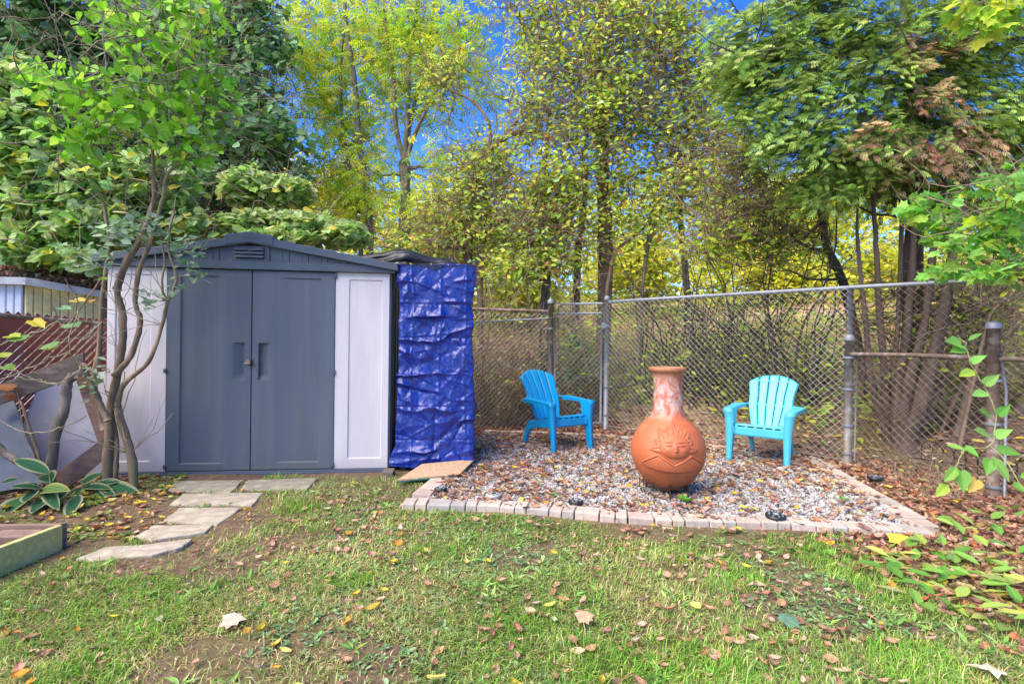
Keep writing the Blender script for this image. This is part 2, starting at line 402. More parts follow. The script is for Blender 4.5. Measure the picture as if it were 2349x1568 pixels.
def splash(name, col_, zt=.16, amt=.55):
    m = MATS[name]; n = m.node_tree.nodes; l = m.node_tree.links; b = n['Principled BSDF']; src = b.inputs['Base Color'].links[0].from_socket
    tc = n.new('ShaderNodeTexCoord'); sx = n.new('ShaderNodeSeparateXYZ'); l.new(tc.outputs['Object'], sx.inputs[0])
    t = noise_node(n, l, 7, 7, .7, tc.outputs['Object']); mp = n.new('ShaderNodeMapping'); mp.inputs['Scale'].default_value = (14, 14, .7); l.new(tc.outputs['Object'], mp.inputs[0]); t2 = noise_node(n, l, 1.0, 4, .6, mp.outputs[0])
    a = n.new('ShaderNodeMapRange'); l.new(sx.outputs[2], a.inputs[0]); a.inputs[1].default_value = zt; a.inputs[2].default_value = .03
    q = n.new('ShaderNodeMath'); q.operation = 'MULTIPLY'; l.new(a.outputs[0], q.inputs[0]); l.new(t.outputs[0], q.inputs[1])
    q2 = n.new('ShaderNodeMath'); q2.operation = 'MULTIPLY'; q2.inputs[1].default_value = amt * 1.6; l.new(q.outputs[0], q2.inputs[0])
    st = n.new('ShaderNodeMapRange'); l.new(t2.outputs[0], st.inputs[0]); st.inputs[1].default_value = .56; st.inputs[2].default_value = .74; st.inputs[4].default_value = .22
    q3 = n.new('ShaderNodeMath'); q3.operation = 'ADD'; q3.use_clamp = True; l.new(q2.outputs[0], q3.inputs[0]); l.new(st.outputs[0], q3.inputs[1])
    mx = n.new('ShaderNodeMix'); mx.data_type = 'RGBA'; l.new(q3.outputs[0], mx.inputs[0]); l.new(src, mx.inputs['A']); mx.inputs['B'].default_value = (*col_, 1); l.new(mx.outputs['Result'], b.inputs['Base Color'])
splash('shed_cream', (.34, .29, .26)); splash('shed_slate', (.13, .125, .11))
# terracotta: fired clay, lime bloom on the neck, soot and damp below the belly
m, n, l, b, o = new_mat('terracotta'); MATS['terracotta'] = m
tc = n.new('ShaderNodeTexCoord'); ob = tc.outputs['Object']; sx = n.new('ShaderNodeSeparateXYZ'); l.new(ob, sx.inputs[0])
n1 = noise_node(n, l, 5, 6, .6, ob); base = ramp_node(n, l, n1.outputs[0], [(.3, (.40, .098, .036)), (.55, (.47, .13, .052)), (.75, (.50, .17, .08))])
def mathn(op, a, bb=None, clamp=False):
    q = n.new('ShaderNodeMath'); q.operation = op; q.use_clamp = clamp
    for i, v in enumerate((a, bb)):
        if v is None: continue
        if isinstance(v, (int, float)): q.inputs[i].default_value = v
        else: l.new(v, q.inputs[i])
    return q.outputs[0]
def mr(v, a, c, d=0., e=1.):
    q = n.new('ShaderNodeMapRange'); l.new(v, q.inputs[0])
    for i, x in enumerate((a, c, d, e)): q.inputs[i + 1].default_value = x
    return q.outputs[0]
def mixc(f, a, cc):
    q = n.new('ShaderNodeMix'); q.data_type = 'RGBA'; l.new(f, q.inputs[0]); l.new(a, q.inputs['A'])
    if isinstance(cc, tuple): q.inputs['B'].default_value = (*cc, 1)
    else: l.new(cc, q.inputs['B'])
    return q.outputs['Result']
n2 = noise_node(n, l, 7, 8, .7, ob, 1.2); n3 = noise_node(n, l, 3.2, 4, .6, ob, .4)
neck = mathn('MULTIPLY', mr(sx.outputs[2], .60, .70), mr(sx.outputs[2], 1.0, .93))
c = mixc(mathn('MULTIPLY', mr(n2.outputs[0], .43, .57), mathn('MULTIPLY', neck, .85)), base.outputs[0], (.60, .46, .42))
n4 = noise_node(n, l, 9, 6, .65, ob, .6)
c = mixc(mathn('MULTIPLY', mathn('MULTIPLY', mr(n4.outputs[0], .5, .62), neck), .75), c, (.30, .075, .055))
c = mixc(mathn('MULTIPLY', mr(sx.outputs[2], .90, 1.0), .75), c, (.30, .155, .075))
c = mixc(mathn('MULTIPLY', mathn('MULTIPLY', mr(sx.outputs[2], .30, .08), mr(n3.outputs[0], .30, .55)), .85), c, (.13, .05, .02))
l.new(c, b.inputs['Base Color']); b.inputs['Roughness'].default_value = .5; b.inputs['Specular IOR Level'].default_value = .4
nb = noise_node(n, l, 60, 6, .6, ob); bp = n.new('ShaderNodeBump'); bp.inputs['Distance'].default_value = .0025; l.new(nb.outputs[0], bp.inputs['Height']); l.new(bp.outputs[0], b.inputs['Normal'])

# blue polythene tarp: glossy with fine crumple
m, n, l, b, o = new_mat('tarp_blue'); MATS['tarp_blue'] = m
tc = n.new('ShaderNodeTexCoord'); ob = tc.outputs['Object']
t = noise_node(n, l, 3, 4, vec=ob); r = ramp_node(n, l, t.outputs[0], [(.3, (.0006, .013, .17)), (.7, (.0008, .022, .26))]); l.new(r.outputs[0], b.inputs['Base Color'])
b.inputs['Roughness'].default_value = .33; b.inputs['Specular IOR Level'].default_value = .7
v = n.new('ShaderNodeTexVoronoi'); v.feature = 'F1'; v.inputs['Scale'].default_value = 11
dn = noise_node(n, l, 4, 3, vec=ob); va = n.new('ShaderNodeVectorMath'); va.operation = 'MULTIPLY_ADD'; l.new(dn.outputs['Color'], va.inputs[0]); va.inputs[1].default_value = (.25, .25, .25); l.new(ob, va.inputs[2]); l.new(va.outputs[0], v.inputs['Vector'])
bp = n.new('ShaderNodeBump'); bp.inputs['Distance'].default_value = .012; bp.inputs['Strength'].default_value = .8; l.new(v.outputs['Distance'], bp.inputs['Height'])
v2 = noise_node(n, l, 45, 3, vec=ob); bp2 = n.new('ShaderNodeBump'); bp2.inputs['Distance'].default_value = .0015; l.new(v2.outputs[0], bp2.inputs['Height']); l.new(bp.outputs[0], bp2.inputs['Normal']); l.new(bp2.outputs[0], b.inputs['Normal'])

# variegated hosta leaf: green middle, cream margin, veins (leaf lies along local x, half width along y)
m, n, l, b, o = new_mat('hosta_leaf'); MATS['hosta_leaf'] = m
at = n.new('ShaderNodeAttribute'); at.attribute_name = 'Col'
l.new(at.outputs[0], b.inputs['Base Color']); b.inputs['Roughness'].default_value = .42
tc = n.new('ShaderNodeTexCoord'); wv = n.new('ShaderNodeTexWave'); wv.bands_direction = 'Y'; wv.inputs['Scale'].default_value = 9; wv.inputs['Distortion'].default_value = 1; l.new(tc.outputs['Object'], wv.inputs[0])
bp = n.new('ShaderNodeBump'); bp.inputs['Distance'].default_value = .02; bp.inputs['Strength'].default_value = .7; l.new(wv.outputs[0], bp.inputs['Height']); l.new(bp.outputs[0], b.inputs['Normal'])
tr = n.new('ShaderNodeBsdfTranslucent'); l.new(at.outputs[0], tr.inputs[0]); ms = n.new('ShaderNodeMixShader'); ms.inputs[0].default_value = .25
l.new(b.outputs[0], ms.inputs[1]); l.new(tr.outputs[0], ms.inputs[2]); l.new(ms.outputs[0], o.inputs[0])

# ------------------------------------------------------------------ terrain
FA = np.array((1.36, 7.52)); FB = np.array((3.54, 5.50)); FD = (FB - FA) / np.linalg.norm(FB - FA); FN = np.array((-FD[1], FD[0]))
def beyond(x, y):
    d1 = (x - FA[0]) * FN[0] + (y - FA[1]) * FN[1]
    return np.maximum(d1, y - 7.75) * (x > -6) + (x <= -6) * np.maximum(0, y - 9)
def hgt(x, y):
    x = np.asarray(x, float); y = np.asarray(y, float); d = beyond(x, y)
    h = .27 * np.clip(d - .25, 0, 9) + .10 * np.clip(d - 9.25, 0, 30)
    h = h * sstep(-9, -3, x) + h * .5 * (1 - sstep(-9, -3, x))
    h = h + .05 * (fbm(x * .9, y * .9, 5) - .5) * sstep(0, 1, d) * 2 + .4 * (fbm(x * .2, y * .2, 8) - .5) * sstep(2, 8, d)
    near = 1 - sstep(-.2, .4, d)
    h = h + near * (.035 * (fbm(x * 1.3, y * 1.3, 3) - .5) + .018 * (fbm(x * 6, y * 6, 4) - .5))
    return h
def hz(x, y): return float(hgt(x, y))
PAD = [(-.66, 3.98), (.2, 3.80), (1.0, 3.66), (1.9, 3.55), (2.72, 3.50), (2.95, 4.2), (3.10, 4.95), (3.25, 5.70), (2.65, 6.02), (2.30, 6.30), (1.95, 6.48), (1.5, 6.68), (.6, 6.92), (-.5, 7.03), (-1.0, 7.05), (-1.0, 5.6), (-.62, 5.0), (-.58, 4.45)]
def inpoly(x, y, poly):
    x = np.asarray(x, float); y = np.asarray(y, float); ins = np.zeros(x.shape, bool); j = len(poly) - 1
    for i in range(len(poly)):
        xi, yi = poly[i]; xj, yj = poly[j]
        if yi != yj: ins ^= ((yi > y) != (yj > y)) & (x < (xj - xi) * (y - yi) / (yj - yi) + xi)
        j = i
    return ins
gx = np.unique(np.concatenate([np.linspace(-90, -8, 24), np.arange(-8, 8, .09), np.linspace(8, 90, 24)]))
gy = np.unique(np.concatenate([np.linspace(-30, 1, 16), np.arange(1, 9, .08), np.linspace(9, 30, 60), np.linspace(31, 150, 20)]))
XX, YY = np.meshgrid(gx, gy); ZZ = hgt(XX, YY)
ZZ = np.where(inpoly(XX, YY, PAD), .004, ZZ)
mb = MB(); mb.grid(XX, YY, ZZ)
# soil: damp brown earth with moss; further off leaf mould
m, n, l, b, o = new_mat('soil'); MATS['soil'] = m
tc = n.new('ShaderNodeTexCoord'); ob = tc.outputs['Object']
t1 = noise_node(n, l, 1.6, 6, .65, ob); r1 = ramp_node(n, l, t1.outputs[0], [(.32, (.12, .082, .058)), (.5, (.18, .13, .09)), (.62, (.15, .14, .06))])
t2 = noise_node(n, l, 22, 8, .7, ob); r2 = ramp_node(n, l, t2.outputs[0], [(.3, (.55, .5, .45)), (.7, (1.35, 1.3, 1.25))])
mx = n.new('ShaderNodeMix'); mx.data_type = 'RGBA'; mx.blend_type = 'MULTIPLY'; mx.inputs[0].default_value = 1; l.new(r1.outputs[0], mx.inputs['A']); l.new(r2.outputs[0], mx.inputs['B'])
sx = n.new('ShaderNodeSeparateXYZ'); l.new(ob, sx.inputs[0])
q = n.new('ShaderNodeMapRange'); l.new(sx.outputs[1], q.inputs[0]); q.inputs[1].default_value = 6; q.inputs[2].default_value = 9
v = n.new('ShaderNodeTexVoronoi'); v.inputs['Scale'].default_value = 11; l.new(ob, v.inputs[0])
r3 = ramp_node(n, l, v.outputs['Color'], [(.2, (.18, .11, .07)), (.5, (.34, .23, .14)), (.8, (.48, .38, .22))])
mx2 = n.new('ShaderNodeMix'); mx2.data_type = 'RGBA'; l.new(q.outputs[0], mx2.inputs[0]); l.new(mx.outputs['Result'], mx2.inputs['A']); l.new(r3.outputs[0], mx2.inputs['B'])
l.new(mx2.outputs['Result'], b.inputs['Base Color']); b.inputs['Roughness'].default_value = .95; b.inputs['Specular IOR Level'].default_value = .15
bp = n.new('ShaderNodeBump'); bp.inputs['Distance'].default_value = .02; l.new(t2.outputs[0], bp.inputs['Height']); l.new(bp.outputs[0], b.inputs['Normal'])
tag(mb.build('ground', MATS['soil'], smooth=True), kind='structure')

# gravel bed: underlay sheet and loose crushed stone
surf('grit', (.10, .095, .09), (.05, .045, .042), 60, .95, .01, 70)
mb = MB(); pc = np.array([(x, y) for x, y in PAD]); mb.add([(x, y, .012) for x, y in PAD], [tuple(range(len(PAD)))])
tag(mb.build('gravel_bed', MATS['grit']), kind='structure')
n_p = 34000
px_ = rng.uniform(-1.0, 3.3, n_p * 2); py_ = rng.uniform(3.45, 7.1, n_p * 2)
dens = np.clip(1.25 - (py_ - 3.6) / 5.0, .45, 1)
k = inpoly(px_, py_, PAD) & (rng.random(n_p * 2) < dens); px_ = px_[k][:n_p]; py_ = py_[k][:n_p]; m_ = len(px_)
cub = np.array([(-1, -1, -1), (1, -1, -1), (1, 1, -1), (-1, 1, -1), (-1, -1, 1), (1, -1, 1), (1, 1, 1), (-1, 1, 1)], float) * .62
S = rng.uniform(.0075, .0165, m_) * (1 + .25 * (rng.random(m_) < .1)); J = cub[None] * rng.uniform(.6, 1.15, (m_, 1, 3)) + .30 * rng.standard_normal((m_, 8, 3)); J[:, :, 2] *= .75
a = rng.uniform(0, 6.28, m_); tl = rng.normal(0, .5, m_); cx, sx_ = np.cos(a)[:, None], np.sin(a)[:, None]; ct, st = np.cos(tl)[:, None], np.sin(tl)[:, None]
y1 = J[..., 1] * ct - J[..., 2] * st; z1 = J[..., 1] * st + J[..., 2] * ct; x1 = J[..., 0]
V = np.stack([x1 * cx - y1 * sx_, x1 * sx_ + y1 * cx, z1], -1) * S[:, None, None]
V += np.stack([px_, py_, .016 + .017 * rng.random(m_) + .022 * np.clip(fbm(px_ * 3, py_ * 3, 11) - .35, 0, 1)], -1)[:, None, :]
q6 = np.array([4, 5, 6, 7, 0, 1, 5, 4, 1, 2, 6, 5, 2, 3, 7, 6, 3, 0, 4, 7])
pc_ = pal(m_, [((.46, .435, .41), 5), ((.36, .34, .32), 5), ((.55, .53, .50), 2), ((.27, .26, .25), 2.5), ((.44, .38, .32), 1.8), ((.18, .17, .17), .6)], .12)
gv = mesh_np('gravel', V.reshape(-1, 3), (np.arange(m_)[:, None] * 8 + q6).ravel(), np.full(m_ * 5, 4), MATS['pebble'], None, np.repeat(pc_, 8, 0))
tag(gv, 'loose grey crushed stone filling the paver edged bed', 'gravel', kind='stuff')

# ------------------------------------------------------------------ paver edging
PAVC = [(.44, .36, .30), (.40, .345, .29), (.37, .345, .31), (.47, .375, .31), (.40, .36, .31), (.45, .39, .32)]
def paver_row(root, pts, widths, depth=.16, hgt_=.06, z=.0, seed=0):
    P = crv(pts, 8); s = np.concatenate([[0], np.cumsum(np.linalg.norm(np.diff(P, axis=0), axis=1))]); d = 0; i = 0
    rr = random.Random(seed)
    while d < s[-1] - .04:
        w = widths[i % len(widths)] * rr.uniform(.95, 1.05); c_ = d + w / 2
        x, y = np.interp(c_, s, P[:, 0]), np.interp(c_, s, P[:, 1]); x2, y2 = np.interp(c_ + .03, s, P[:, 0]), np.interp(c_ + .03, s, P[:, 1])
        an = math.atan2(y2 - y, x2 - x) + rr.uniform(-.03, .03)
        hw, hd = w / 2 - .0025, depth / 2 * rr.uniform(.96, 1.03); sk = rr.uniform(-.006, .006)
        mb = MB(); mb.prism([(-hw, -hd), (hw, -hd), (hw + sk * .3, hd), (-hw + sk * .3, hd)], -hgt_ / 2, hgt_ / 2, 'z')
        c0 = np.array(rr.choice(PAVC)) * rr.uniform(.88, 1.08)
        o = mb.build('paver', MATS['paver'], root, colors=np.tile(c0, (8, 1)), bevel=.007, angle=30)
        p = inv(root, (x, y, z + hgt_ / 2 - .012 + rr.uniform(-.005, .005))); o.location = p; o.rotation_euler = (rr.uniform(-.03, .03), rr.uniform(-.03, .03), an)
        d += w + .003; i += 1
edge = empty('gravel_bed_edging', (1.0, 3.6, 0), 0, 'pinkish concrete paver edging laid in a curve round the grey gravel', 'paver edging')
S_, M_, L_ = .083, .11, .165
F0 = G(938, 1163, .045); F1 = G(1160, 1158, .045); F2 = G(1480, 1183, .045); F3 = G(1800, 1195, .045); F4 = G(2150, 1198, .045)
fr = [(p.x, p.y + .03, 0) for p in (F0, F1, F2, F3, F4)]
fr[-1] = (2.70, 3.47, 0); fr[0] = (-.80, 3.93, 0)
paver_row(edge, fr, [S_ + .01, S_, L_, M_, S_, L_, M_, S_, L_], seed=2)
paver_row(edge, [(2.80, 3.52, 0), (2.93, 4.1, 0), (3.08, 4.9, 0), (3.22, 5.62, 0)], [L_, L_, M_ + .03, L_], .17, seed=4)
paver_row(edge, [(3.22, 5.80, 0), (2.65, 6.06, 0), (2.28, 6.36, 0), (1.5, 6.76, 0), (.6, 6.98, 0), (-.4, 7.10, 0)], [L_ + .02, L_], .12, seed=5)
paver_row(edge, [(-.70, 4.10, 0), (-.62, 4.62, 0)], [L_, .14, L_], .15, seed=6)

# ------------------------------------------------------------------ flagstones by the shed door
FLAGS = [
 ([(385, 1120), (402, 1098), (557, 1096), (530, 1125)], 'flag_2', 'dull stepping stone flush against the shed, below the door with the padlock', -.0),
 ([(548, 1121), (568, 1096), (728, 1091), (706, 1117)], 'flag_2', 'stepping stone against the shed below the door without a padlock', 0),
 ([(388, 1153), (418, 1127), (606, 1124), (580, 1153)], 'flag_1', 'long flagstone lying across, second row out from the shed door', 0),
 ([(373, 1188), (412, 1158), (553, 1158), (526, 1180), (500, 1197)], 'flag_1', 'middle flagstone of the path, narrowing to a chipped corner over bare soil', 0),
 ([(308, 1224), (352, 1198), (492, 1196), (470, 1214), (350, 1232)], 'flag_1', 'pale flagstone with a rounded end, second from the lawn end of the path', 0),
 ([(172, 1274), (240, 1248), (345, 1240), (442, 1228), (418, 1248), (350, 1265), (230, 1277)], 'flag_1', 'large pale flagstone at the lawn end of the path, beside the raised bed', 0)]
FLAGP = []
for pts, mt, lab, _ in FLAGS:
    w = [G(x, y, .03) for x, y in pts]; c0 = sum(w, Vector()) / len(w)
    out = []
    for i in range(len(w)):
        a, b2 = w[i], w[(i + 1) % len(w)]
        for t in (0, .25, .5, .75):
            p = a.lerp(b2, t) - c0; out.append((p.x * (1 + .02 * random.uniform(-1, 1)), p.y + .008 * random.uniform(-1, 1)))
    FLAGP.append([(p[0] * 1.04 + c0.x, p[1] * 1.04 + c0.y) for p in out])
    mb = MB(); mb.prism(out, -.035, .016, 'z')
    o = mb.build('flagstone', MATS[mt], bevel=.008); o.location = (c0.x, c0.y, 0); tag(o, lab, 'flagstone', 'flagstones of the path to the shed door')

# ------------------------------------------------------------------ lawn
def onflag(x, y):
    k = np.zeros(np.shape(x), bool)
    for p in FLAGP: k |= inpoly(x, y, p)
    return k
def front_y(x): return np.interp(x, [-1.2, -.75, .2, 1.0, 1.9, 2.75, 3.2], [4.55, 3.86, 3.70, 3.56, 3.45, 3.39, 3.3])
_bp = sorted((G(*q).y, G(*q).x) for q in [(430, 1092), (470, 1112), (490, 1140), (455, 1178), (400, 1215), (300, 1258), (175, 1292), (60, 1335), (-100, 1400)])
def bedzone(x, y):           # planted bed left of the path
    xb = np.interp(y, [q[0] for q in _bp], [q[1] for q in _bp]); return sstep(.0, .18, xb - x)
def litterzone(x, y): return sstep(1.95, 2.6, x + .28 * (y - 2.2) + .5 * (fbm(x * 3, y * 3, 21) - .5))
def lawn_density(x, y):
    nz = fbm(x * 2.0, y * 2.0, 31, 4)
    d = .10 + .90 * sstep(.40, .54, nz)
    bare = sstep(.35, .0, np.hypot((x - .95) / .9, (y - 2.85) / .38)) + sstep(.6, 0, np.hypot((x - 1.9) / .5, (y - 2.3) / .25)) * .8 + sstep(.5, 0, np.hypot((x + 2.0) / .5, (y - 2.25) / .2)) * .8 + sstep(.6, 0, np.hypot((x - .9) / .9, (y - 3.3) / .15)) * .7
    d = d * (1 - np.clip(bare, 0, .95))
    d = d * (1 - .93 * litterzone(x, y)) * (1 - .95 * bedzone(x, y))
    d = np.where(y > front_y(x) - .0, 0, d); d = np.where((x < -.75) & (y > 4.62) & (y < 4.75), 0, d); d = np.where(onflag(x, y), 0, d)
    d = np.where((x > -2.2) & (y > 4.0) & (x < -.7), np.maximum(d, .55), d); d = np.where(onflag(x, y), 0, d)
    pass
    return d
def scatter(n, x0, x1, y0, y1, df):
    x = rng.uniform(x0, x1, n); y = rng.uniform(y0, y1, n); k = rng.random(n) < df(x, y); return x[k], y[k]
def near_bias(n):             # more blades close to the viewer
    y = 1.35 + 3.4 * rng.random(n) ** 1.25; x = rng.uniform(-1, 1, n) * (1.12 * y + .2); return x, y
NB = 250000
x, y = near_bias(NB); k = rng.random(NB) < lawn_density(x, y); x, y = x[k], y[k]; nb = len(x)
z = hgt(x, y); tone = fbm(x * 1.4, y * 1.4, 41); lush = sstep(.48, .74, fbm(x * 2.6, y * 2.6, 43)); swirl = fbm(x * .9, y * .9, 44) * 12
ang = swirl + 1.5 * rng.standard_normal(nb); lay = np.clip(1.12 + .4 * rng.standard_normal(nb) - .2 * lush, .1, 1.4)
L = rng.uniform(.022, .054, nb) * (1 + .35 * lush) * (1 + .5 * (rng.random(nb) < .12)); wd = rng.uniform(.0013, .0027, nb) * (1 + .25 * (y > 3))
hd = np.stack([np.cos(ang), np.sin(ang), np.zeros(nb)], -1); sd = np.stack([-np.sin(ang), np.cos(ang), np.zeros(nb)], -1) * wd[:, None]
up = np.array((0, 0, 1.0)); B0 = np.stack([x, y, z - .003], -1)
mid = B0 + L[:, None] * (.5 * np.sin(lay * .6)[:, None] * hd + .5 * np.cos(lay * .6)[:, None] * up); tip = mid + L[:, None] * (.55 * np.sin(np.minimum(lay * 1.45, 1.75))[:, None] * hd + .5 * np.cos(np.minimum(lay * 1.45, 1.75))[:, None] * up)
V = np.stack([B0 - sd, B0 + sd, mid + sd * .9, mid - sd * .9, tip], 1).reshape(-1, 3)
idx = np.array([0, 1, 2, 3, 3, 2, 4]); flat = (np.arange(nb)[:, None] * 5 + idx).ravel(); tot = np.tile([4, 3], nb)
cg = pal(nb, [((.17, .31, .06), 4), ((.26, .38, .08), 4), ((.38, .44, .12), 2)], .24); cs = pal(nb, [((.58, .50, .24), 3), ((.48, .46, .16), 4), ((.66, .56, .34), 1)], .2); cl = pal(nb, [((.15, .40, .035), 3), ((.24, .48, .06), 2), ((.40, .52, .09), 1.5)], .2)
pd = rng.random(nb); dry = pd < (.20 + .50 * sstep(.42, .66, tone)); C = np.where(dry[:, None], cs, cg); C = np.where((rng.random(nb) < .12 + .55 * lush)[:, None], cl, C); C = C * (.75 + .5 * fbm(x * 9, y * 9, 47))[:, None]
gr = mesh_np('grass', V, flat, tot, MATS['blade'], None, np.repeat(C, 5, 0)); tag(gr, 'patchy matted lawn grass with yellow straw and bare soil', 'grass', kind='stuff')

# broad-leaved weeds and clover through the lawn
def rosettes(name, label, n, df, per, size, palette, tpl, lift=.5, x0=-4, x1=3.6, y0=1.7, y1=4.6, mat='blade'):
    x, y = scatter(n, x0, x1, y0, y1, df); m_ = len(x); z = hgt(x, y)
    th = np.repeat(rng.uniform(0, 6.28, m_), per) + np.tile(np.arange(per) * 6.28 / per, m_) + .4 * rng.standard_normal(m_ * per)
    P = np.repeat(np.stack([x, y, z + .002], -1), per, 0); e = rng.uniform(.1, lift, m_ * per)
    D = np.stack([np.cos(th), np.sin(th), e], -1); N = np.stack([-.4 * np.cos(th) * e, -.4 * np.sin(th) * e, np.ones(m_ * per)], -1) + .25 * rng.standard_normal((m_ * per, 3))
    P = P + D * .15 * size
    C = pal(m_ * per, palette) * np.repeat(1 + .15 * rng.standard_normal((m_, 1)), per, 0)
    o = leaves(name, P, D, N, size * rng.uniform(.5, 1.3, m_ * per), np.clip(C, .004, .8), tpl, MATS[mat]); tag(o, label, 'weeds', kind='stuff'); return o
lawnish = lambda x, y: np.where((y < front_y(x)) & ~onflag(x, y), 1, 0) * (1 - .85 * litterzone(x, y)) * (1 - bedzone(x, y))
rosettes('dandelion_leaves', 'low toothed dandelion leaves dotted through the lawn', 900, lambda x, y: lawnish(x, y) * sstep(.42, .6, fbm(x * 1.8, y * 1.8, 51)), 7, .060, [((.26, .46, .10), 3), ((.34, .54, .16), 2), ((.18, .36, .08), 2)], T_SLIM, .55)
rosettes('clover_leaves', 'dull green clover and creeping weeds in the lawn', 9000, lambda x, y: lawnish(x, y) * sstep(.46, .60, fbm(x * 1.3 + 4, y * 1.3, 52)), 4, .028, [((.20, .35, .15), 3), ((.28, .42, .20), 2), ((.15, .28, .10), 2)], T_OVAL, .5)
rosettes('seedling_leaves', 'pale seedlings and ground ivy in the bed beside the path', 1500, lambda x, y: bedzone(x, y) * (y > 3.2) * sstep(.42, .55, fbm(x * 2.5, y * 2.5, 53)) * ~onflag(x, y), 5, .045, [((.22, .32, .07), 3), ((.30, .36, .08), 2), ((.12, .22, .05), 2)], T_OVAL, .6, x0=-4.4, x1=-1.5, y0=3.2, y1=4.7)

# ------------------------------------------------------------------ fallen leaves
BRN = [((.34, .18, .11), 4), ((.44, .26, .17), 3), ((.23, .12, .08), 3), ((.54, .37, .25), 2), ((.48, .17, .08), .7)]
YEL = [((.62, .42, .05), 3), ((.60, .50, .12), 2), ((.50, .26, .04), 1.5)]
def litter(name, label, n, df, size, palette, x0, x1, y0, y1, z0=.0, tpl=T_CURL, onpad=False, cap=None):
    x, y = scatter(n, x0, x1, y0, y1, df); m_ = len(x); z = hgt(x, y) if not onpad else np.full(m_, .04)
    P = np.stack([x, y, z + z0 + rng.random(m_) * .012], -1); th = rng.uniform(0, 6.28, m_)
    D = np.stack([np.cos(th), np.sin(th), .18 * rng.standard_normal(m_)], -1); N = np.stack([.35 * rng.standard_normal(m_), .35 * rng.standard_normal(m_), np.ones(m_)], -1)
    o = leaves(name, P, D, N, size * rng.uniform(.5, 1.3, m_), pal(m_, palette), tpl, MATS['dry_leaf'], wscale=rng.uniform(.6, 1.2, m_))
    tag(o, label, 'fallen leaves', kind='stuff'); return o
padd = lambda x, y: inpoly(x, y, PAD)
litter('fallen_leaves', 'brown and tan fallen leaves scattered over the gravel', 9000, lambda x, y: padd(x, y) * (.26 + .5 * sstep(.45, .65, fbm(x * 2.2, y * 2.2, 61)) + .5 * sstep(5.4, 6.8, y) + .3 * sstep(2.3, 3.1, x)), .058, BRN, -1, 3.3, 3.4, 7.1, .0, onpad=True)
litter('fallen_leaves', 'curled yellow leaves scattered over the gravel', 420, lambda x, y: padd(x, y), .055, YEL, -1, 3.3, 3.4, 7.1, .004, onpad=True)
litter('fallen_leaves', 'dry leaves scattered over the patchy lawn', 3600, lambda x, y: lawnish(x, y) * (.20 + .8 * sstep(.5, .68, fbm(x * 1.6, y * 1.6, 62)) + .6 * sstep(.35, .1, front_y(x) - y) * (x > 0)), .052, BRN[:2] + [((.50, .36, .25), 2)], -4, 3.5, 1.7, 4.6, .012)
litter('leaf_crumbs', 'small brown crumbs of dead leaf and straw sunk in the lawn', 11000, lambda x, y: np.where((y < front_y(x) + .0) & ~onflag(x, y), .8, 0), .017, BRN + [((.60, .50, .28), 4)], -4, 3.4, 1.6, 4.6, .008, T_SLIM)
litter('fallen_leaves', 'few yellow leaves dropped on the lawn', 130, lambda x, y: lawnish(x, y), .06, YEL, -4, 3.5, 1.7, 4.6, .014)
litter('fallen_leaves', 'deep brown leaf litter along the foot of the fence', 9000, lambda x, y: np.where((y < front_y(x)) | (x > 2.9 + .2 * (y - 3.4)), 1, 0) * litterzone(x, y) * ~padd(x, y) * (1 - sstep(.0, .5, beyond(x, y))), .062, BRN, 1.8, 5.6, 2.0, 6.2, .004, T_CURL2)
litter('fallen_leaves', 'yellow leaves among the litter right of the gravel', 260, lambda x, y: np.where((y < front_y(x)) | (x > 2.9 + .2 * (y - 3.4)), 1, 0) * litterzone(x, y) * ~padd(x, y), .06, YEL, 1.8, 5.0, 2.0, 5.6, .012)
litter('fallen_leaves', 'brown litter between the back pavers and the gate', 4200, lambda x, y: (y > np.interp(x, [-1, .6, 1.5, 2.3, 3.2], [7.05, 6.95, 6.72, 6.35, 5.8])) * (1 - sstep(.0, .6, beyond(x, y))), .065, BRN, -1.2, 3.6, 5.6, 8.0, .004, T_CURL2)
litter('fallen_leaves', 'yellow and brown leaves on the soil beside the path', 900, lambda x, y: bedzone(x, y) * (y > 3.2) * ~onflag(x, y), .062, YEL + BRN, -4.4, -1.4, 3.0, 4.7, .006)
litter('fallen_leaves', 'brown leaf litter covering the bank beyond the fence', 20000, lambda x, y: sstep(.0, .3, beyond(x, y)) * np.clip(1.5 - y / 16, .1, 1), .11, BRN + [((.62, .48, .32), 3)] + YEL[:2], -3, 12, 5.0, 17, .006, T_OVAL)
bankgreen = lambda x, y: sstep(.3, .9, beyond(x, y)) * sstep(.38, .54, fbm(x * .55, y * .55, 71)) * sstep(.2, 1.6, beyond(x, y) + .6 * (x > 3))
def bank_cover(name, label, n, size, palette, seed, h=.18):
    x, y = scatter(n, -2, 13, 6, 20, lambda x, y: bankgreen(x, y) * np.clip(1.3 - y / 22, .1, 1)); m_ = len(x)
    P = np.stack([x, y, hgt(x, y) + h * rng.random(m_) ** .8 * (.4 + fbm(x * 1.5, y * 1.5, seed))], -1); D, N = leaf_dirs(m_, .1, (0, -.3, .9), .45)
    tag(leaves(name, P, D, N, size * rng.uniform(.6, 1.3, m_), pal(m_, palette), T_OVAL, MATS['leaf']), label, 'ground cover', kind='stuff')
bank_cover('ground_ivy', 'sunlit green and yellow ground cover spreading up the bank', 40000, .11, [((.42, .52, .05), 3), ((.28, .42, .05), 3), ((.66, .62, .06), 2.5), ((.18, .30, .04), 1.5)], 72, .5)
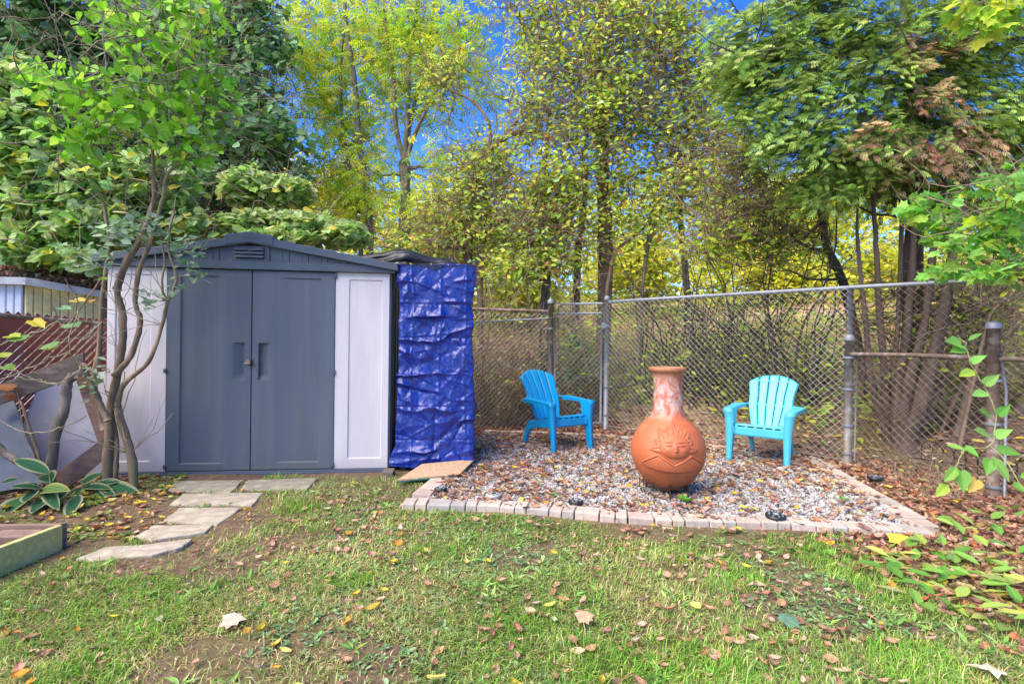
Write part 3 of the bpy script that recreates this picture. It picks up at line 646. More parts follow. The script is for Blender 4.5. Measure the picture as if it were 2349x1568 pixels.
# ------------------------------------------------------------------ shed (front plane: s to the right, z up, y back)
SH0 = Vector((-3.63, 4.70, 0)); SHA = math.atan2(.31, 2.47); SW = 2.47; SC = 1.225
shed = empty('garden_shed', SH0, SHA, 'grey and cream plastic garden shed with double doors and a shallow pitched roof', 'garden shed')
def relief(name, xs, zs, f, mat, y0=0., thick=.03):
    X, Z = np.meshgrid(np.array(xs), np.array(zs)); D = f(X, Z)
    a, b2 = X.shape; mb = MB(); V = np.stack([X, y0 + D, Z], -1)
    mb.add(V, [(i * b2 + j, i * b2 + j + 1, (i + 1) * b2 + j + 1, (i + 1) * b2 + j) for i in range(a - 1) for j in range(b2 - 1)])
    x0, x1, z0, z1 = xs[0], xs[-1], zs[0], zs[-1]
    bk = y0 + thick + .05; V = [(x0, y0, z0), (x1, y0, z0), (x1, y0, z1), (x0, y0, z1), (x0, bk, z0), (x1, bk, z0), (x1, bk, z1), (x0, bk, z1)]
    mb.add(V, [(0, 4, 5, 1), (1, 5, 6, 2), (2, 6, 7, 3), (3, 7, 4, 0), (4, 7, 6, 5)])
    return mb.build(name, mat, shed, smooth=False)
def lines(a, b2, marks, step=.04):
    v = list(np.arange(a, b2, step)) + [b2]
    for m_ in marks: v += [m_ - .006, m_ - .001, m_ + .004, m_ + .012]
    v = sorted(set(round(t, 4) for t in v if a <= t <= b2)); return v
def rect_recess(xa, xb, za, zb, d, fade=None):
    def f(X, Z):
        i = sstep(xa - .004, xa + .004, X) * sstep(xb + .004, xb - .004, X) * sstep(za - .004, za + .004, Z) * sstep(zb + .004, zb - .004, Z)
        if fade: i = i * sstep(fade[0], fade[1], X)
        return i * d
    return f
# cream side panels of the front
f = rect_recess(2.10, 2.405, .13, 1.82, .012)
relief('front_panel', lines(1.973, 2.47, [2.10, 2.405]), lines(.035, 1.885, [.13, 1.82]), f, MATS['shed_cream'])
f = rect_recess(.06, .355, .13, 1.82, .012)
relief('front_panel', lines(.0, .487, [.06, .355]), lines(.035, 1.885, [.13, 1.82]), f, MATS['shed_cream'])
# doors with fading recessed panels and scooped grips
DM = 1.226
def door_f(side):
    def f(X, Z):
        if side < 0: u = DM - X
        else: u = X - DM
        i = sstep(.20, .36, u) * sstep(.618, .610, u) * sstep(.10, .108, Z) * sstep(1.822, 1.814, Z) * .013
        grip = sstep(.868, .876, Z - .0) * sstep(1.212, 1.204, Z)
        cut = np.where(u > .062, sstep(.175, .075, u), 0) * np.where(u < .078, sstep(.060, .068, u), 1)
        curl = 1 - .55 * sstep(.93, .87, Z)
        bow = .006 * np.cos((u - .37) * 4.2)
        return i + grip * cut * .042 * curl - bow * sstep(0, .02, u) * sstep(.735, .70, u) + .002
    return f
gz = list(np.arange(.86, 1.22, .015)) + [.866, .870, .874, .878, 1.202, 1.206, 1.210, 1.214]
def dlines(a, b2, m_): return a + (b2 - a) * 0, b2
for sd_, (xa, xb) in ((-1, (.492, DM - .004)), (1, (DM + .004, 1.968))):
    xs = sorted(set([round(t, 4) for t in list(np.arange(xa, xb, .02)) + [xb] + [DM + sd_ * q for q in (.058, .061, .064, .068, .072, .076, .08, .09, .1, .12, .14, .16, .175, .605, .609, .613, .617, .621)] if xa <= t <= xb]))
    zs = sorted(set([round(t, 4) for t in list(np.arange(.04, 1.88, .04)) + [1.88] + gz + [.098, .102, .106, .11, 1.812, 1.816, 1.82, 1.824]]))
    relief('door', xs, zs, door_f(sd_), MATS['shed_slate'], -.008)
# frame behind the door gaps, base, body
mb = MB(); mb.box(.30, 2.2, .05, .10, .03, 1.95); mb.build('door_frame', MATS['black_gap'], shed)
mb = MB(); mb.box(-.02, SW + .02, -.03, 1.80, -.03, .032); mb.box(-.03, SW + .03, -.045, -.02, -.03, .018); mb.build('base', MATS['shed_trim'], shed, bevel=.004)
mb = MB(); mb.box(-.02, .025, .02, 1.78, .03, 1.92); mb.build('side_wall', MATS['shed_cream'], shed)
mb = MB(); mb.box(SW - .025, SW + .02, .02, 1.78, .03, 1.92)
for k in range(6): mb.box(SW + .015, SW + .03, .1 + .28 * k, .28 + .28 * k, .12, 1.8)
mb.build('side_wall', MATS['shed_slate'], shed, bevel=.004)
mb = MB(); mb.box(0.03, SW - .03, 1.74, 1.78, .03, 1.92); mb.build('back_wall', MATS['shed_cream'], shed)
# gable: lower rail, shingled siding, vent, stepped roof edge
XL, XR = -.11, 2.56
zt = lambda x: 2.205 - .232 * (abs(x - SC) / (SC - XL)) ** 1.0
mb = MB(); mb.prism([(XL + .03, 1.888), (XR - .03, 1.888), (XR - .03, 1.945), (2.1, 1.965), (.35, 1.965), (XL + .03, 1.945)], -.045, .03, 'y'); mb.build('gable_rail', MATS['shed_trim'], shed, bevel=.004)
wds = [.115, .055]
def shingle(xa, xb, yo):
    m_ = MB(); m_.prism([(xa, 1.966), (xb, 1.966), (xb, max(1.975, zt(xb) - .075)), (xa, max(1.975, zt(xa) - .075))], yo, .02, 'y'); m_.build('gable_panel', MATS['shed_trim'], shed, bevel=.0015)
shingle(SC - .16, SC + .16, -.042)
for sgn in (1, -1):
    x = .16; k = 0
    while x < 1.2:
        w = wds[k % 2]; a, b2 = sorted((SC + sgn * (x + .0015), SC + sgn * (x + w))); shingle(a, b2, -.034 if k % 2 else -.030); x += w + .0015; k += 1
top = []
n_s = 6; c1 = .20
for k in range(n_s):      # stepped right slope, peak outwards
    xa = c1 + k * (XR - SC - c1) / n_s; xb = c1 + (k + 1) * (XR - SC - c1) / n_s
    za = 2.196 - .232 * xa / 1.335 + .0; zb = za - .018
    top += [(xa + .012, za), (xb - .012, zb)]
rt = [(0, 2.222), (c1 - .01, 2.200)] + top
rt = [(SC + a, b2) for a, b2 in rt]; lf = [(2 * SC - a, b2) for a, b2 in rt[1:]][::-1]
ridge = lf + rt
low = [(XR, 1.885), (XR - .02, 1.89), (SC, 2.118), (XL + .02, 1.89), (XL, 1.885)]
low = [(XR, 1.905), (SC, 2.125), (XL, 1.905)]
mb = MB(); mb.prism(ridge + low, -.085, -.028, 'y'); mb.build('roof_edge', MATS['shed_trim'], shed, bevel=.006)
mb = MB(); mb.prism([(SC - .215, 2.190), (SC, 2.228), (SC + .205, 2.192), (SC + .205, 2.106), (SC, 2.130), (SC - .215, 2.104)], -.093, -.084, 'y'); mb.build('ridge_cap', MATS['shed_trim'], shed, bevel=.005)
mb = MB(); mb.prism(ridge + [(XR, 1.93), (SC, 2.15), (XL, 1.93)], -.03, 1.85, 'y')
mb.build('roof', MATS['shed_trim'], shed)
vent = MB(); vent.box(SC - .135, SC + .115, -.048, -.041, 1.985, 2.085); vo = vent.build('vent', MATS['black_gap'], shed)
for k in range(3):
    q = MB(); q.prism([(-.072, 1.995 + k * .033), (-.046, 1.992 + k * .033), (-.046, 2.017 + k * .033), (-.056, 2.017 + k * .033)], SC - .135, SC + .115, 'x'); q.build('louvre', MATS['shed_slate'], vo, bevel=.002)
# moulded maker's name on the ridge cap
fc = bpy.data.curves.new('name_plate', 'FONT'); fc.body = 'KETER'; fc.size = .036; fc.extrude = .0018; fc.align_x = 'CENTER'; fc.space_character = 1.15
fo = bpy.data.objects.new('tmp_text', fc); col.objects.link(fo); bpy.context.view_layer.update()
me = bpy.data.meshes.new_from_object(fo.evaluated_get(bpy.context.evaluated_depsgraph_get())); bpy.data.objects.remove(fo)
me.materials.clear(); me.materials.append(MATS['shed_slate'])
o = link('embossed_name', me, None, shed, (SC, -.0945, 2.158), (R(90), 0, 0))
mb = MB()
ov = [(SC + .082 * math.cos(t) * (1 if abs(math.cos(t)) < .8 else 1.0), 2.170 + .024 * math.sin(t)) for t in np.arange(24) * math.pi / 12]
mb.tube([(x, -.0935, z_) for x, z_ in ov + ov[:2]], .0018, 5); mb.build('embossed_oval', MATS['shed_slate'], shed)
# hinges, padlock
for x, z_ in ((.485, .95), (1.968, .945), (1.972, 1.85), (1.962, .075), (.49, .075)):
    mb = MB(); mb.box(x - .012, x + .012, -.022, .01, z_ - .02, z_ + .02 if z_ < 1.5 else z_ + .035); mb.build('hinge', MATS['shed_trim'], shed, bevel=.005)
lk = MB(); lk.prism([(DM - .055, 1.018), (DM + .002, 1.018), (DM + .004, 1.045), (DM - .012, 1.056), (DM - .032, 1.052), (DM - .038, 1.034), (DM - .055, 1.026)], -.045, -.022, 'y'); lo = lk.build('latch', MATS['padlock'], shed, bevel=.003)
lk = MB(); lk.box(DM - .012, DM + .010, -.030, -.006, .998, 1.058); lk.build('hasp', MATS['rust'], lo, bevel=.003)

# ------------------------------------------------------------------ tarpaulins over the wood rack beside the shed
TA = R(6); tp = W(905, 1075, 4.96)
TX0, TY0 = tp.x + .015, 4.99
tarp = empty('blue_tarp', (TX0, TY0, 0), TA, 'glossy crumpled blue tarp hanging over the rack beside the shed', 'tarp')
TW, TD, TH = .715, .5, 1.985
ns_, nz_ = 190, 250
s_ = np.linspace(-.22, TW + .5, ns_); z_ = np.linspace(0, 1, nz_); Sg, Tg = np.meshgrid(s_, z_)
botl = np.interp(s_, [-.22, 0, .25, .55, .78, 1.3], [.06, .055, .03, .07, .095, .09]); Zg = botl[None, :] + Tg * (TH - .01 * np.sin(Sg * 9) - botl[None, :])
rc = .05
Xg = np.where(Sg < 0, 0 + .03 * Sg, np.minimum(Sg, TW)); Yg = np.where(Sg < 0, -Sg, np.where(Sg > TW, Sg - TW, 0))
# round the corners
cr = np.clip((Sg + rc) / (2 * rc), 0, 1); Yg = np.where((Sg > -rc) & (Sg < rc), rc * (1 - cr) ** 2, Yg); cr2 = np.clip((Sg - TW + rc) / (2 * rc), 0, 1); Yg = np.where((Sg > TW - rc) & (Sg < TW + rc), rc * cr2 ** 2, Yg)
warp = .05 * (fbm(Sg * 3, Zg * 2.5, 81) - .5); H_ = np.zeros_like(Sg)
for k, (zc, am, wd_, sl, sl2) in enumerate([(1.80, .030, .035, .05, 1), (1.68, .034, .03, -.02, 1), (1.60, .026, .03, .12, 1), (1.46, .042, .04, -.03, 1), (1.30, .026, .05, .10, 1), (1.12, .036, .035, -.06, 1), (.93, .045, .04, .02, 1), (.74, .030, .04, -.08, 1), (.60, .026, .03, .03, 1), (.46, .050, .045, .05, 1), (.34, .038, .03, -.06, 1), (.25, .042, .03, .08, 1), (.14, .026, .03, 0, 1)]):
    d = Zg - zc - sl * (Sg - .4) - warp * 3.2 - .10 * (Sg - .35) * math.sin(k * 2.3) - .012 * np.sin(Sg * 7 + k * 2); modu = 1.3 * sstep(.42, .75, fbm(Sg * 3.2 + k * 7, Zg * .0 + k * 3, 82)) + .08
    H_ += am * modu * np.where(d > 0, np.exp(-d / wd_), np.exp(d / (wd_ * .32)))
for k in range(240):
    cx, cz = rng.uniform(-.05, TW + .3), rng.uniform(.1, 1.9); a = rng.uniform(0, math.pi); Lk = rng.uniform(.05, .24); am = rng.uniform(.003, .015) * rng.choice((-1, 1))
    dx, dz = Sg - cx, Zg - cz; al = dx * math.cos(a) + dz * math.sin(a); ac = -dx * math.sin(a) + dz * math.cos(a)
    H_ += am * np.exp(-(al / Lk) ** 2) * np.exp(-np.abs(ac) / (.012 + .03 * rng.random()))
for xx_ in (.13, .39, .63): H_ += .010 * np.exp(-np.abs(Sg - xx_ - .01 * np.sin(Zg * 5)) / .008)
for zz_ in (.30, .62, .95, 1.28, 1.60): H_ -= .007 * np.exp(-np.abs(Zg - zz_) / .006)
H_ += .03 * (fbm(Sg * 2.2, Zg * 2.2, 83) - .5) + .02 * (fbm(Sg * 7, Zg * 7, 84) - .5)
swell = .015 * np.sin(Zg * 3.1 + .5)
front = (Sg >= 0) & (Sg <= TW)
nxn = np.where(Sg < 0, -1., np.where(Sg > TW, 1., 0.)); blend = np.clip((Sg - TW + .05) / .1, 0, 1); blendl = np.clip((.05 - Sg) / .1, 0, 1)
Nx = np.sin(blend * math.pi / 2) - np.sin(blendl * math.pi / 2); Ny = -np.cos(blend * math.pi / 2) * np.cos(blendl * math.pi / 2)
Xg = Xg + Nx * (H_ * .55 + swell); Yg = Yg + Ny * H_
Xg = Xg + .045 * (fbm(Zg * 3.2, Zg * 0 + 3, 85) - .5) * (1 - 2 * (Sg / TW)) * -1 + np.where(Sg < .2, -.06 * sstep(.28, .1, Zg) * (1 - Sg / .2).clip(0, 1), 0)
mb = MB(); mb.grid(Xg, Yg, Zg); mb.build('tarp_drop', MATS['tarp_blue'], tarp, smooth=True)
xs = np.linspace(-.03, TW + .02, 40); ys = np.linspace(-.02, TD, 24); X, Y = np.meshgrid(xs, ys); Z = TH - .012 + .02 * (fbm(X * 6, Y * 6, 86) - .5) - .0 * X
mb = MB(); mb.grid(X, Y, Z); mb.build('tarp_top', MATS['tarp_blue'], tarp, smooth=True)
# black sheet folded on top, trailing back over the shed roof
bt = empty('black_tarp', (TX0, TY0, 0), TA, 'black sheet with brass eyelets rumpled between shed roof and blue tarp', 'tarp')
xs = np.linspace(-.42, TW * .97, 90); ys = np.linspace(.04, .95, 40); X, Y = np.meshgrid(xs, ys)
top_ = np.interp(xs, [-.42, -.22, -.05, .15, .35, .55, .75], [2.045, 2.10, 2.145, 2.125, 2.075, 2.045, 2.02])
Z = top_[None, :] - .05 * np.exp(-(Y - .04) / .05) * 1.2 + .05 * (fbm(X * 5, Y * 5, 87) - .5) + .02 * np.sin(X * 16 + Y * 8) * .5 + .02 * Y
Z = np.maximum(Z, TH + .012) * 1.0
mb = MB(); mb.grid(X, Y, Z)
Xf, Tf = np.meshgrid(xs, np.linspace(0, 1, 12)); zf0 = Z[0][None, :]; dropz = np.interp(xs, [-.42, -.15, 0, .3, .75], [.03, .06, .09, .07, .02])
mb.grid(Xf, .04 - .04 * np.sin(Tf * 3 + Xf * 14) * Tf - .02 * Tf, zf0 - dropz * Tf)
mb.build('sheet', MATS['tarp_black'], bt, smooth=True, solid=.002)
for x, z2 in ((-.16, .055), (.30, .03), (.46, .02)):
    q = MB(); q.lathe([(.004, 0), (.009, .002), (.010, 0)], 12, Matrix.Translation((x, -.012, float(np.interp(x, xs, Z[0])) - z2)) @ Matrix.Rotation(R(90), 4, 'X')); q.build('eyelet', MATS['padlock'], bt)
# wooden rack hidden under the tarp carries it
rk = empty('wood_rack', (TX0, TY0, 0), TA, 'timber rack standing under the blue tarp', 'rack')
mb = MB(); [mb.box(x, x + .05, y, y + .05, .0, 1.93) for x in (.03, TW - .09) for y in (.07, TD - .08)]; mb.box(.03, TW - .04, .07, TD - .03, 1.93, 1.955); mb.box(.03, TW - .04, .07, TD - .03, .09, .12); mb.box(.1, TW - .12, .1, TD - .05, .12, 1.7)
mb.build('frame', MATS['plank_old'], rk)
# sheet of board poking out under the tarp
q = [W(912, 1102, 4.70), W(1055, 1088, 4.86), W(1056, 1060, 5.16), (None)]
bd = empty('particle_board', G(985, 1090, .0), 0, 'loose chipboard sheet with a green painted edge poking out under the tarp', 'board')
A_, B_, C_ = G(911, 1103, .05), G(1055, 1089, .05), G(1056, 1059, .09)
D_ = G(925, 1078, .06); D_ = Vector((A_.x + .14, A_.y + .42, .09)); C_ = Vector((B_.x + .10, B_.y + .42, .09))
pts = [inv(bd, p) for p in (A_, B_, C_, D_)]
for nm, z0, z1, mt, sh in (('sheet', 0, .012, 'osb', 0), ('painted_edge', -.012, -.0005, 'osb_edge', 0)):
    V = [(p.x, p.y, p.z + z0) for p in pts] + [(p.x, p.y, p.z + z1) for p in pts]
    mb = MB(); mb.add(V, [(3, 2, 1, 0), (4, 5, 6, 7), (0, 1, 5, 4), (1, 2, 6, 5), (2, 3, 7, 6), (3, 0, 4, 7)]); mb.build(nm, MATS[mt], bd)
o = MB(); o.box(-.05, .05, -.09, .09, 0, .055); o = o.build('wood_block', MATS['plank_old'], bevel=.004); p = G(892, 1083, .03); o.location = (p.x, p.y - .02, 0); o.rotation_euler = (0, 0, .1)
tag(o, 'weathered wood offcut wedged between shed corner and the chipboard', 'wood block')
# ------------------------------------------------------------------ plastic lawn chairs
def chair(name, loc, rz, mat, label):
    c = empty(name, loc, rz, label, 'lawn chair', 'moulded plastic lawn chairs on the gravel')
    hw = lambda v: np.interp(v, [0, .12, .30, .42, .52, .62, .8, .93, 1.0], [.185, .205, .232, .250, .250, .252, .277, .288, .284])
    yb = lambda v: .095 + .335 * v - .03 * np.sin(v * math.pi)
    zb = lambda v: .325 + .605 * v
    topv = lambda u: 1.0 - .13 * np.abs(u) ** 2.2
    cup = lambda u, v: -.035 * u * u * (1 + .4 * v)
    edges = [-1, -.60, -.205, .205, .60, 1]; gap = .022
    def strip(u0, u1, v0, v1f, nu=6, nv=26, name='slat', par=c):
        U = np.linspace(u0, u1, nu); V = np.linspace(0, 1, nv); UU, VV = np.meshgrid(U, V); vt = topv(UU) if v1f is None else v1f
        VV = v0 + VV * (vt - v0); X = UU * hw(VV); Y = yb(VV) + cup(UU, VV); Z = zb(VV)
        mb = MB(); mb.grid(X, Y, Z); return mb.build(name, MATS[mat], par, smooth=True, solid=.012)
    for i in range(5):
        strip(edges[i] + (gap if i else 0), edges[i + 1] - (gap if i < 4 else 0), .0, None)
    br = MB()
    for i in range(1, 5):
        for v0, v1 in ((0, .07), (.415, .455), (.875, .905)):
            U, V = np.meshgrid(np.linspace(edges[i] - gap * 1.3, edges[i] + gap * 1.3, 2), np.linspace(v0, v1, 3)); br.grid(U * hw(V), yb(V) + cup(U, V) + .002, zb(V))
    br.build('backrest_bridges', MATS[mat], c, smooth=True, solid=.011)
    # rolled outer edges of the back
    for sgn in (-1, 1):
        v = np.linspace(0, .87, 24); P = np.stack([sgn * (hw(v) + .002), yb(v) - .030 * (1 + .4 * v) + .012, zb(v)], -1)
        w = np.interp(v, [0, .4, .5, .87], [.040, .034, .026, .016]); mb = MB(); X = np.stack([P[:, 0], P[:, 0] + sgn * .004]); mb.grid(X, np.stack([P[:, 1], P[:, 1] + w]), np.stack([P[:, 2], P[:, 2] - .3 * w]))
        mb.build('back_rim', MATS[mat], c, smooth=True, solid=.008)
    # seat, dished towards the back
    U, T_ = np.meshgrid(np.linspace(-1, 1, 9), np.linspace(0, 1, 12)); wS = np.interp(T_, [0, 1], [.272, .185]); X = U * wS
    Y = -.365 + T_ * .475; Z = np.interp(T_, [0, .06, .2, .7, 1], [.402, .412, .405, .345, .328]) - .012 * (1 - U * U) * np.sin(T_ * 3.14)
    mb = MB(); mb.grid(X, Y, Z); mb.build('seat', MATS[mat], c, smooth=True, solid=.014)
    ap = MB(); ap.prism([(-.272, .300), (.272, .300), (.272, .382), (-.272, .382)], -.374, -.352, 'y')
    ap.prism([(-.27, .288), (.27, .288), (.27, .301), (-.27, .301)], -.366, -.34, 'y')
    for x in (-.262, -.15, -.05, .05, .15, .238): ap.box(x, x + .03, -.371, -.354, .380, .402)
    ap.build('seat_front', MATS[mat], c, bevel=.003)
    for s in (-1, 1):
        # armrest: narrow at the back, elbow, broad hand end
        pl = [(.238, .215), (.262, .10), (.285, .02), (.288, -.375), (.300, -.405), (.372, -.405), (.388, -.385), (.395, -.20), (.412, .02), (.418, .12), (.372, .125), (.30, .17), (.255, .235)]
        top = [(s * x, y) for x, y in pl]; zt_ = lambda y: .585 + .018 * sstep(-.4, .2, y)
        V = [(x, y, zt_(y)) for x, y in top] + [(x, y, zt_(y) - .016) for x, y in top]; n_ = len(top)
        F = [tuple(range(n_)) if s > 0 else tuple(range(n_))[::-1], tuple(range(n_, 2 * n_))[::-1] if s > 0 else tuple(range(n_, 2 * n_))] + [(i, (i + 1) % n_, n_ + (i + 1) % n_, n_ + i)[::-1 if s > 0 else 1] for i in range(n_)]
        mb = MB(); mb.add(V, F)
        # down-turned skirts
        for a, b2, h in ((3, 1, .035), (9, 6, .03)):
            pts = pl[min(a, b2):max(a, b2) + 1]
            P = np.array([(s * (x + (.004 if a == 3 else -.004)), y, 0) for x, y in pts]); zz = np.array([zt_(y) for x, y in pts]) - .014
            hh = np.linspace(h, h * .5, len(pts)) if a == 3 else np.full(len(pts), h)
            for off_ in (0, -.006 if a != 3 else .006):
                mb.grid(np.stack([P[:, 0] + s * off_] * 2), np.stack([P[:, 1]] * 2), np.stack([zz, zz - hh]))
        mb.build('armrest', MATS[mat], c, bevel=.004, angle=60)
        # front leg: angle section, wide under the arm and tapering to the foot
        def legw(z): return np.interp(z, [0, .3, .46, .535, .56, .575], [.050, .072, .088, .098, .112, .112])
        def legy(z): return np.interp(z, [0, .3, .50, .575], [-.425, -.402, -.395, -.402])
        def legi(z): return np.interp(z, [0, .4, .575], [.292, .276, .284])
        def legd(z): return np.interp(z, [0, .29, .40, .52, .575], [.055, .085, .12, .14, .19])
        zs = np.linspace(0, .575, 18)
        xi, xo = legi(zs) * s, (legi(zs) + legw(zs)) * s; yf = legy(zs)
        mb = MB(); mb.grid(np.stack([xi, xo]), np.stack([yf, yf + .004]), np.stack([zs, zs])); mb.build('front_leg', MATS[mat], c, smooth=True, solid=.010)
        mb = MB(); mb.grid(np.stack([xi, xi]), np.stack([yf, yf + legd(zs)]), np.stack([zs, zs])); mb.grid(np.stack([xo, xo]), np.stack([yf + .004, yf + legd(zs) * .42]), np.stack([zs, zs]))
        mb.box(min(s * .292, s * .342), max(s * .292, s * .342), -.425, -.372, 0, .012)
        mb.build('leg_flange', MATS[mat], c, smooth=False, solid=.008)
        # side rail and rear leg
        pr = [(-.39, .385), (-.20, .375), (.02, .325), (.12, .325), (.19, .30), (.262, .20), (.335, .012), (.33, 0), (.285, 0), (.275, .01), (.205, .155), (.14, .212), (.04, .238), (-.18, .262), (-.34, .285), (-.39, .30)]
        x0 = .262 if s > 0 else -.274
        mb = MB(); V = []
        for (y, z) in pr:
            t = (y + .39) / .72; xx = s * (.268 - .050 * min(t, .75)); V.append((xx - .022, y, z))
        for (y, z) in pr:
            t = (y + .39) / .72; xx = s * (.268 - .050 * min(t, .75)); V.append((xx + .022 * (1 if y > .1 else .2), y, z))
        n_ = len(pr); mb.add(V, [tuple(range(n_)), tuple(range(n_, 2 * n_))[::-1]] + [(i, n_ + i, n_ + (i + 1) % n_, (i + 1) % n_) for i in range(n_)])
        mb.build('rear_leg', MATS[mat], c, bevel=.004)
    return c
def place(pfl, pfr, prl, prr): pass
def place_chair(fl, fr, mat, label):
    a, b2 = G(*fl, .03), G(*fr, .03); t = math.atan2(b2.y - a.y, b2.x - a.x); m_ = (a + b2) / 2; c = chair('plastic_chair', (m_.x - .37 * math.sin(t), m_.y + .37 * math.cos(t), .032), t, mat, label); c.scale = (.87, .92, .94); return c
place_chair((1266, 1040), (1358, 1027), 'chair_blue', 'saturated blue lawn chair between the tarp and the clay fire pot')
place_chair((1676, 1056), (1801, 1074), 'chair_cyan', 'pale turquoise lawn chair beside the leaning fence post')

# ------------------------------------------------------------------ clay fire pot (chiminea)
chx, chy = 1.292, 4.30
pot = empty('clay_chiminea', (chx, chy, .03), R(-15), 'terracotta chiminea with a moulded sun face and a lime-bloomed neck', 'chiminea')
pr = [(.0, .045), (.10, .045), (.125, .05), (.165, .08), (.205, .125), (.245, .185), (.272, .24), (.289, .295), (.295, .345), (.290, .405), (.270, .468), (.236, .528), (.192, .577), (.155, .612), (.132, .645), (.120, .685), (.115, .73), (.113, .80), (.113, .88), (.115, .93), (.121, .965), (.132, .985), (.146, .997), (.152, 1.010), (.150, 1.024), (.140, 1.031), (.126, 1.026), (.112, 1.005), (.104, .95), (.100, .70)]
Pc = crv([(a, b2, 0) for a, b2 in pr], 14)[:, :2]; Pc[:, 0] = np.maximum(Pc[:, 0], 0)
ki = [i for i in range(len(Pc)) if (i % 14) % (1 if 4 <= i // 14 <= 12 else 3) == 0 or i == len(Pc) - 1]; outk = np.array(ki) < 14 * 24; P = Pc[ki]
th = -math.pi / 2 + np.concatenate([np.linspace(-math.pi, -1.25, 50, endpoint=False), np.linspace(-1.25, 1.5, 360, endpoint=False), np.linspace(1.5, math.pi, 40, endpoint=False)]); nt = len(th)
Rr_, TH_ = np.meshgrid(P[:, 0], th, indexing='ij'); ZZ_ = np.repeat(P[:, 1][:, None], nt, 1)
dth = (TH_ + math.pi / 2); outer = outk[:, None]
fc_a = .15; a_ = (dth - fc_a) * .298 * .95; zr = ZZ_ - .436; zr = zr * 1.02     # across and up from the centre of the face
def sdtri(ax, az, ang, r0, r1, w):   # petal pointing along ang
    ux, uz = math.cos(ang), math.sin(ang); t = (ax * ux + az * uz - r0) / (r1 - r0); s2 = np.abs(-ax * uz + az * ux)
    wd2 = w * np.clip(1 - t, 0, 1) ** .8 * np.clip(t * 6 + 1, 0, 1); ridge = np.clip(1 - s2 / .006, 0, 1)
    return np.where((t > -.2) & (t < 1), np.clip((wd2 - s2) / .011, 0, 1) * (1 - .5 * ridge), 0) * (1 - .3 * t.clip(0, 1))
rel = np.zeros_like(ZZ_)
for k, an in enumerate([-12, 12, 38, 64, 91, 118, 143, 168, 192]):
    rel = np.maximum(rel, sdtri(a_, zr, R(an), .085, .200 if k % 2 == 0 else .165, .050) * .014)
fe = np.hypot(a_ / .108, (zr + .002) / .088)
rim = np.clip(1 - np.abs(fe - 1.12) / .12, 0, 1) * .010
face = np.where(fe < 1.04, .012 + .022 * np.sqrt(np.clip(1.04 - fe, 0, 1)), 0)
g = lambda x0, z0, sx_, sz_: np.exp(-((a_ - x0) / sx_) ** 2 - ((zr - z0) / sz_) ** 2)
face = face + .012 * g(0, -.012, .010, .030) + .007 * g(0, -.034, .014, .009) + .005 * g(0, -.058, .028, .006) - .004 * g(0, -.064, .026, .0035) + .004 * g(0, -.071, .018, .006)
for e in (-1, 1):
    face += .006 * g(e * .042, .012, .022, .009) - .006 * g(e * .042, .024, .026, .006) - .004 * g(e * .042, .001, .022, .003) + .005 * g(e * .042, .036 - 0, .032, .006) + .004 * g(e * .055, -.03, .022, .02)
rel = np.where(fe < 1.04, face, np.maximum(rel, rim))
# chest: zigzag collar over a raised skirt that ends in a ledge
aa = np.abs(a_); zig = np.interp(aa, [0, .118, .255], [-.142, -.062, -.142]); zlow = -.142 - .075 * np.sqrt(np.clip(1 - (aa / .262) ** 2, 0, 1)) ; 
skirt = np.where((aa < .27) & (zr < zig) & (zr > zlow), 1., 0.); dz1 = zig - zr; dz0 = zr - zlow
skh = skirt * (.013 * sstep(0, .012, dz1) * sstep(0, .010, dz0) + .005 * np.exp(-((dz1 - .014) / .005) ** 2) - .006 * np.exp(-((dz1 - .024) / .004) ** 2))
beard = np.where((aa < .118) & (zr >= zig) & (fe > 1.0) & (zr < -.04), .006, 0)
rel = np.maximum(rel, np.maximum(skh, beard)); rel = np.where(skirt > 0, np.maximum(skh, np.where(fe < 1.0, face, 0)), rel)
front = sstep(1.35, 1.2, np.abs(dth - fc_a)) * outer
rel = rel * front
# soft clay: hand-thrown wobble
rad = Rr_ * (1 + .008 * np.sin(TH_ * 2 + ZZ_ * 5)) + rel * 1.35 + outer * .0015 * np.sin(TH_ * 7 + ZZ_ * 30)
lean = .010 * np.clip((ZZ_ - .6) / .4, 0, 1)
X = rad * np.cos(TH_) - lean; Y = rad * np.sin(TH_) - lean * .5 - .0 * ZZ_
a0, b0 = X.shape; mb = MB(); mb.add(np.stack([X, Y, ZZ_], -1), [(i * b0 + j, i * b0 + (j + 1) % b0, (i + 1) * b0 + (j + 1) % b0, (i + 1) * b0 + j) for i in range(a0 - 1) for j in range(b0)])
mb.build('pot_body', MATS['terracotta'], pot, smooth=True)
st = MB(); ring = [(.175 * math.cos(t), .175 * math.sin(t), .085) for t in np.linspace(0, 2 * math.pi, 33)]; st.tube(ring, .006, 6); st.build('stand_ring', MATS['black_iron'], pot)
for k, an in enumerate((-86, 34, 154)):
    t = R(an); mb = MB(); c_, s_2 = math.cos(t), math.sin(t)
    mb.tube([(.19 * c_, .19 * s_2, .115), (.182 * c_, .182 * s_2, .06), (.20 * c_, .20 * s_2, -.03)], .0075, 6); mb.tube([(.0, .0, .02), (.18 * c_, .18 * s_2, .02)], .006, 6)
    mb.build('stand_leg', MATS['black_iron'], pot)
for an in (200, 215):
    t = R(an); mb = MB(); mb.tube([(.235 * math.cos(t), .235 * math.sin(t), .15), (.235 * math.cos(t), .235 * math.sin(t), .05), (.205 * math.cos(t), .205 * math.sin(t), .0), (.16 * math.cos(t), .16 * math.sin(t), .02)], .004, 5); mb.build('stand_hook', MATS['black_iron'], pot)

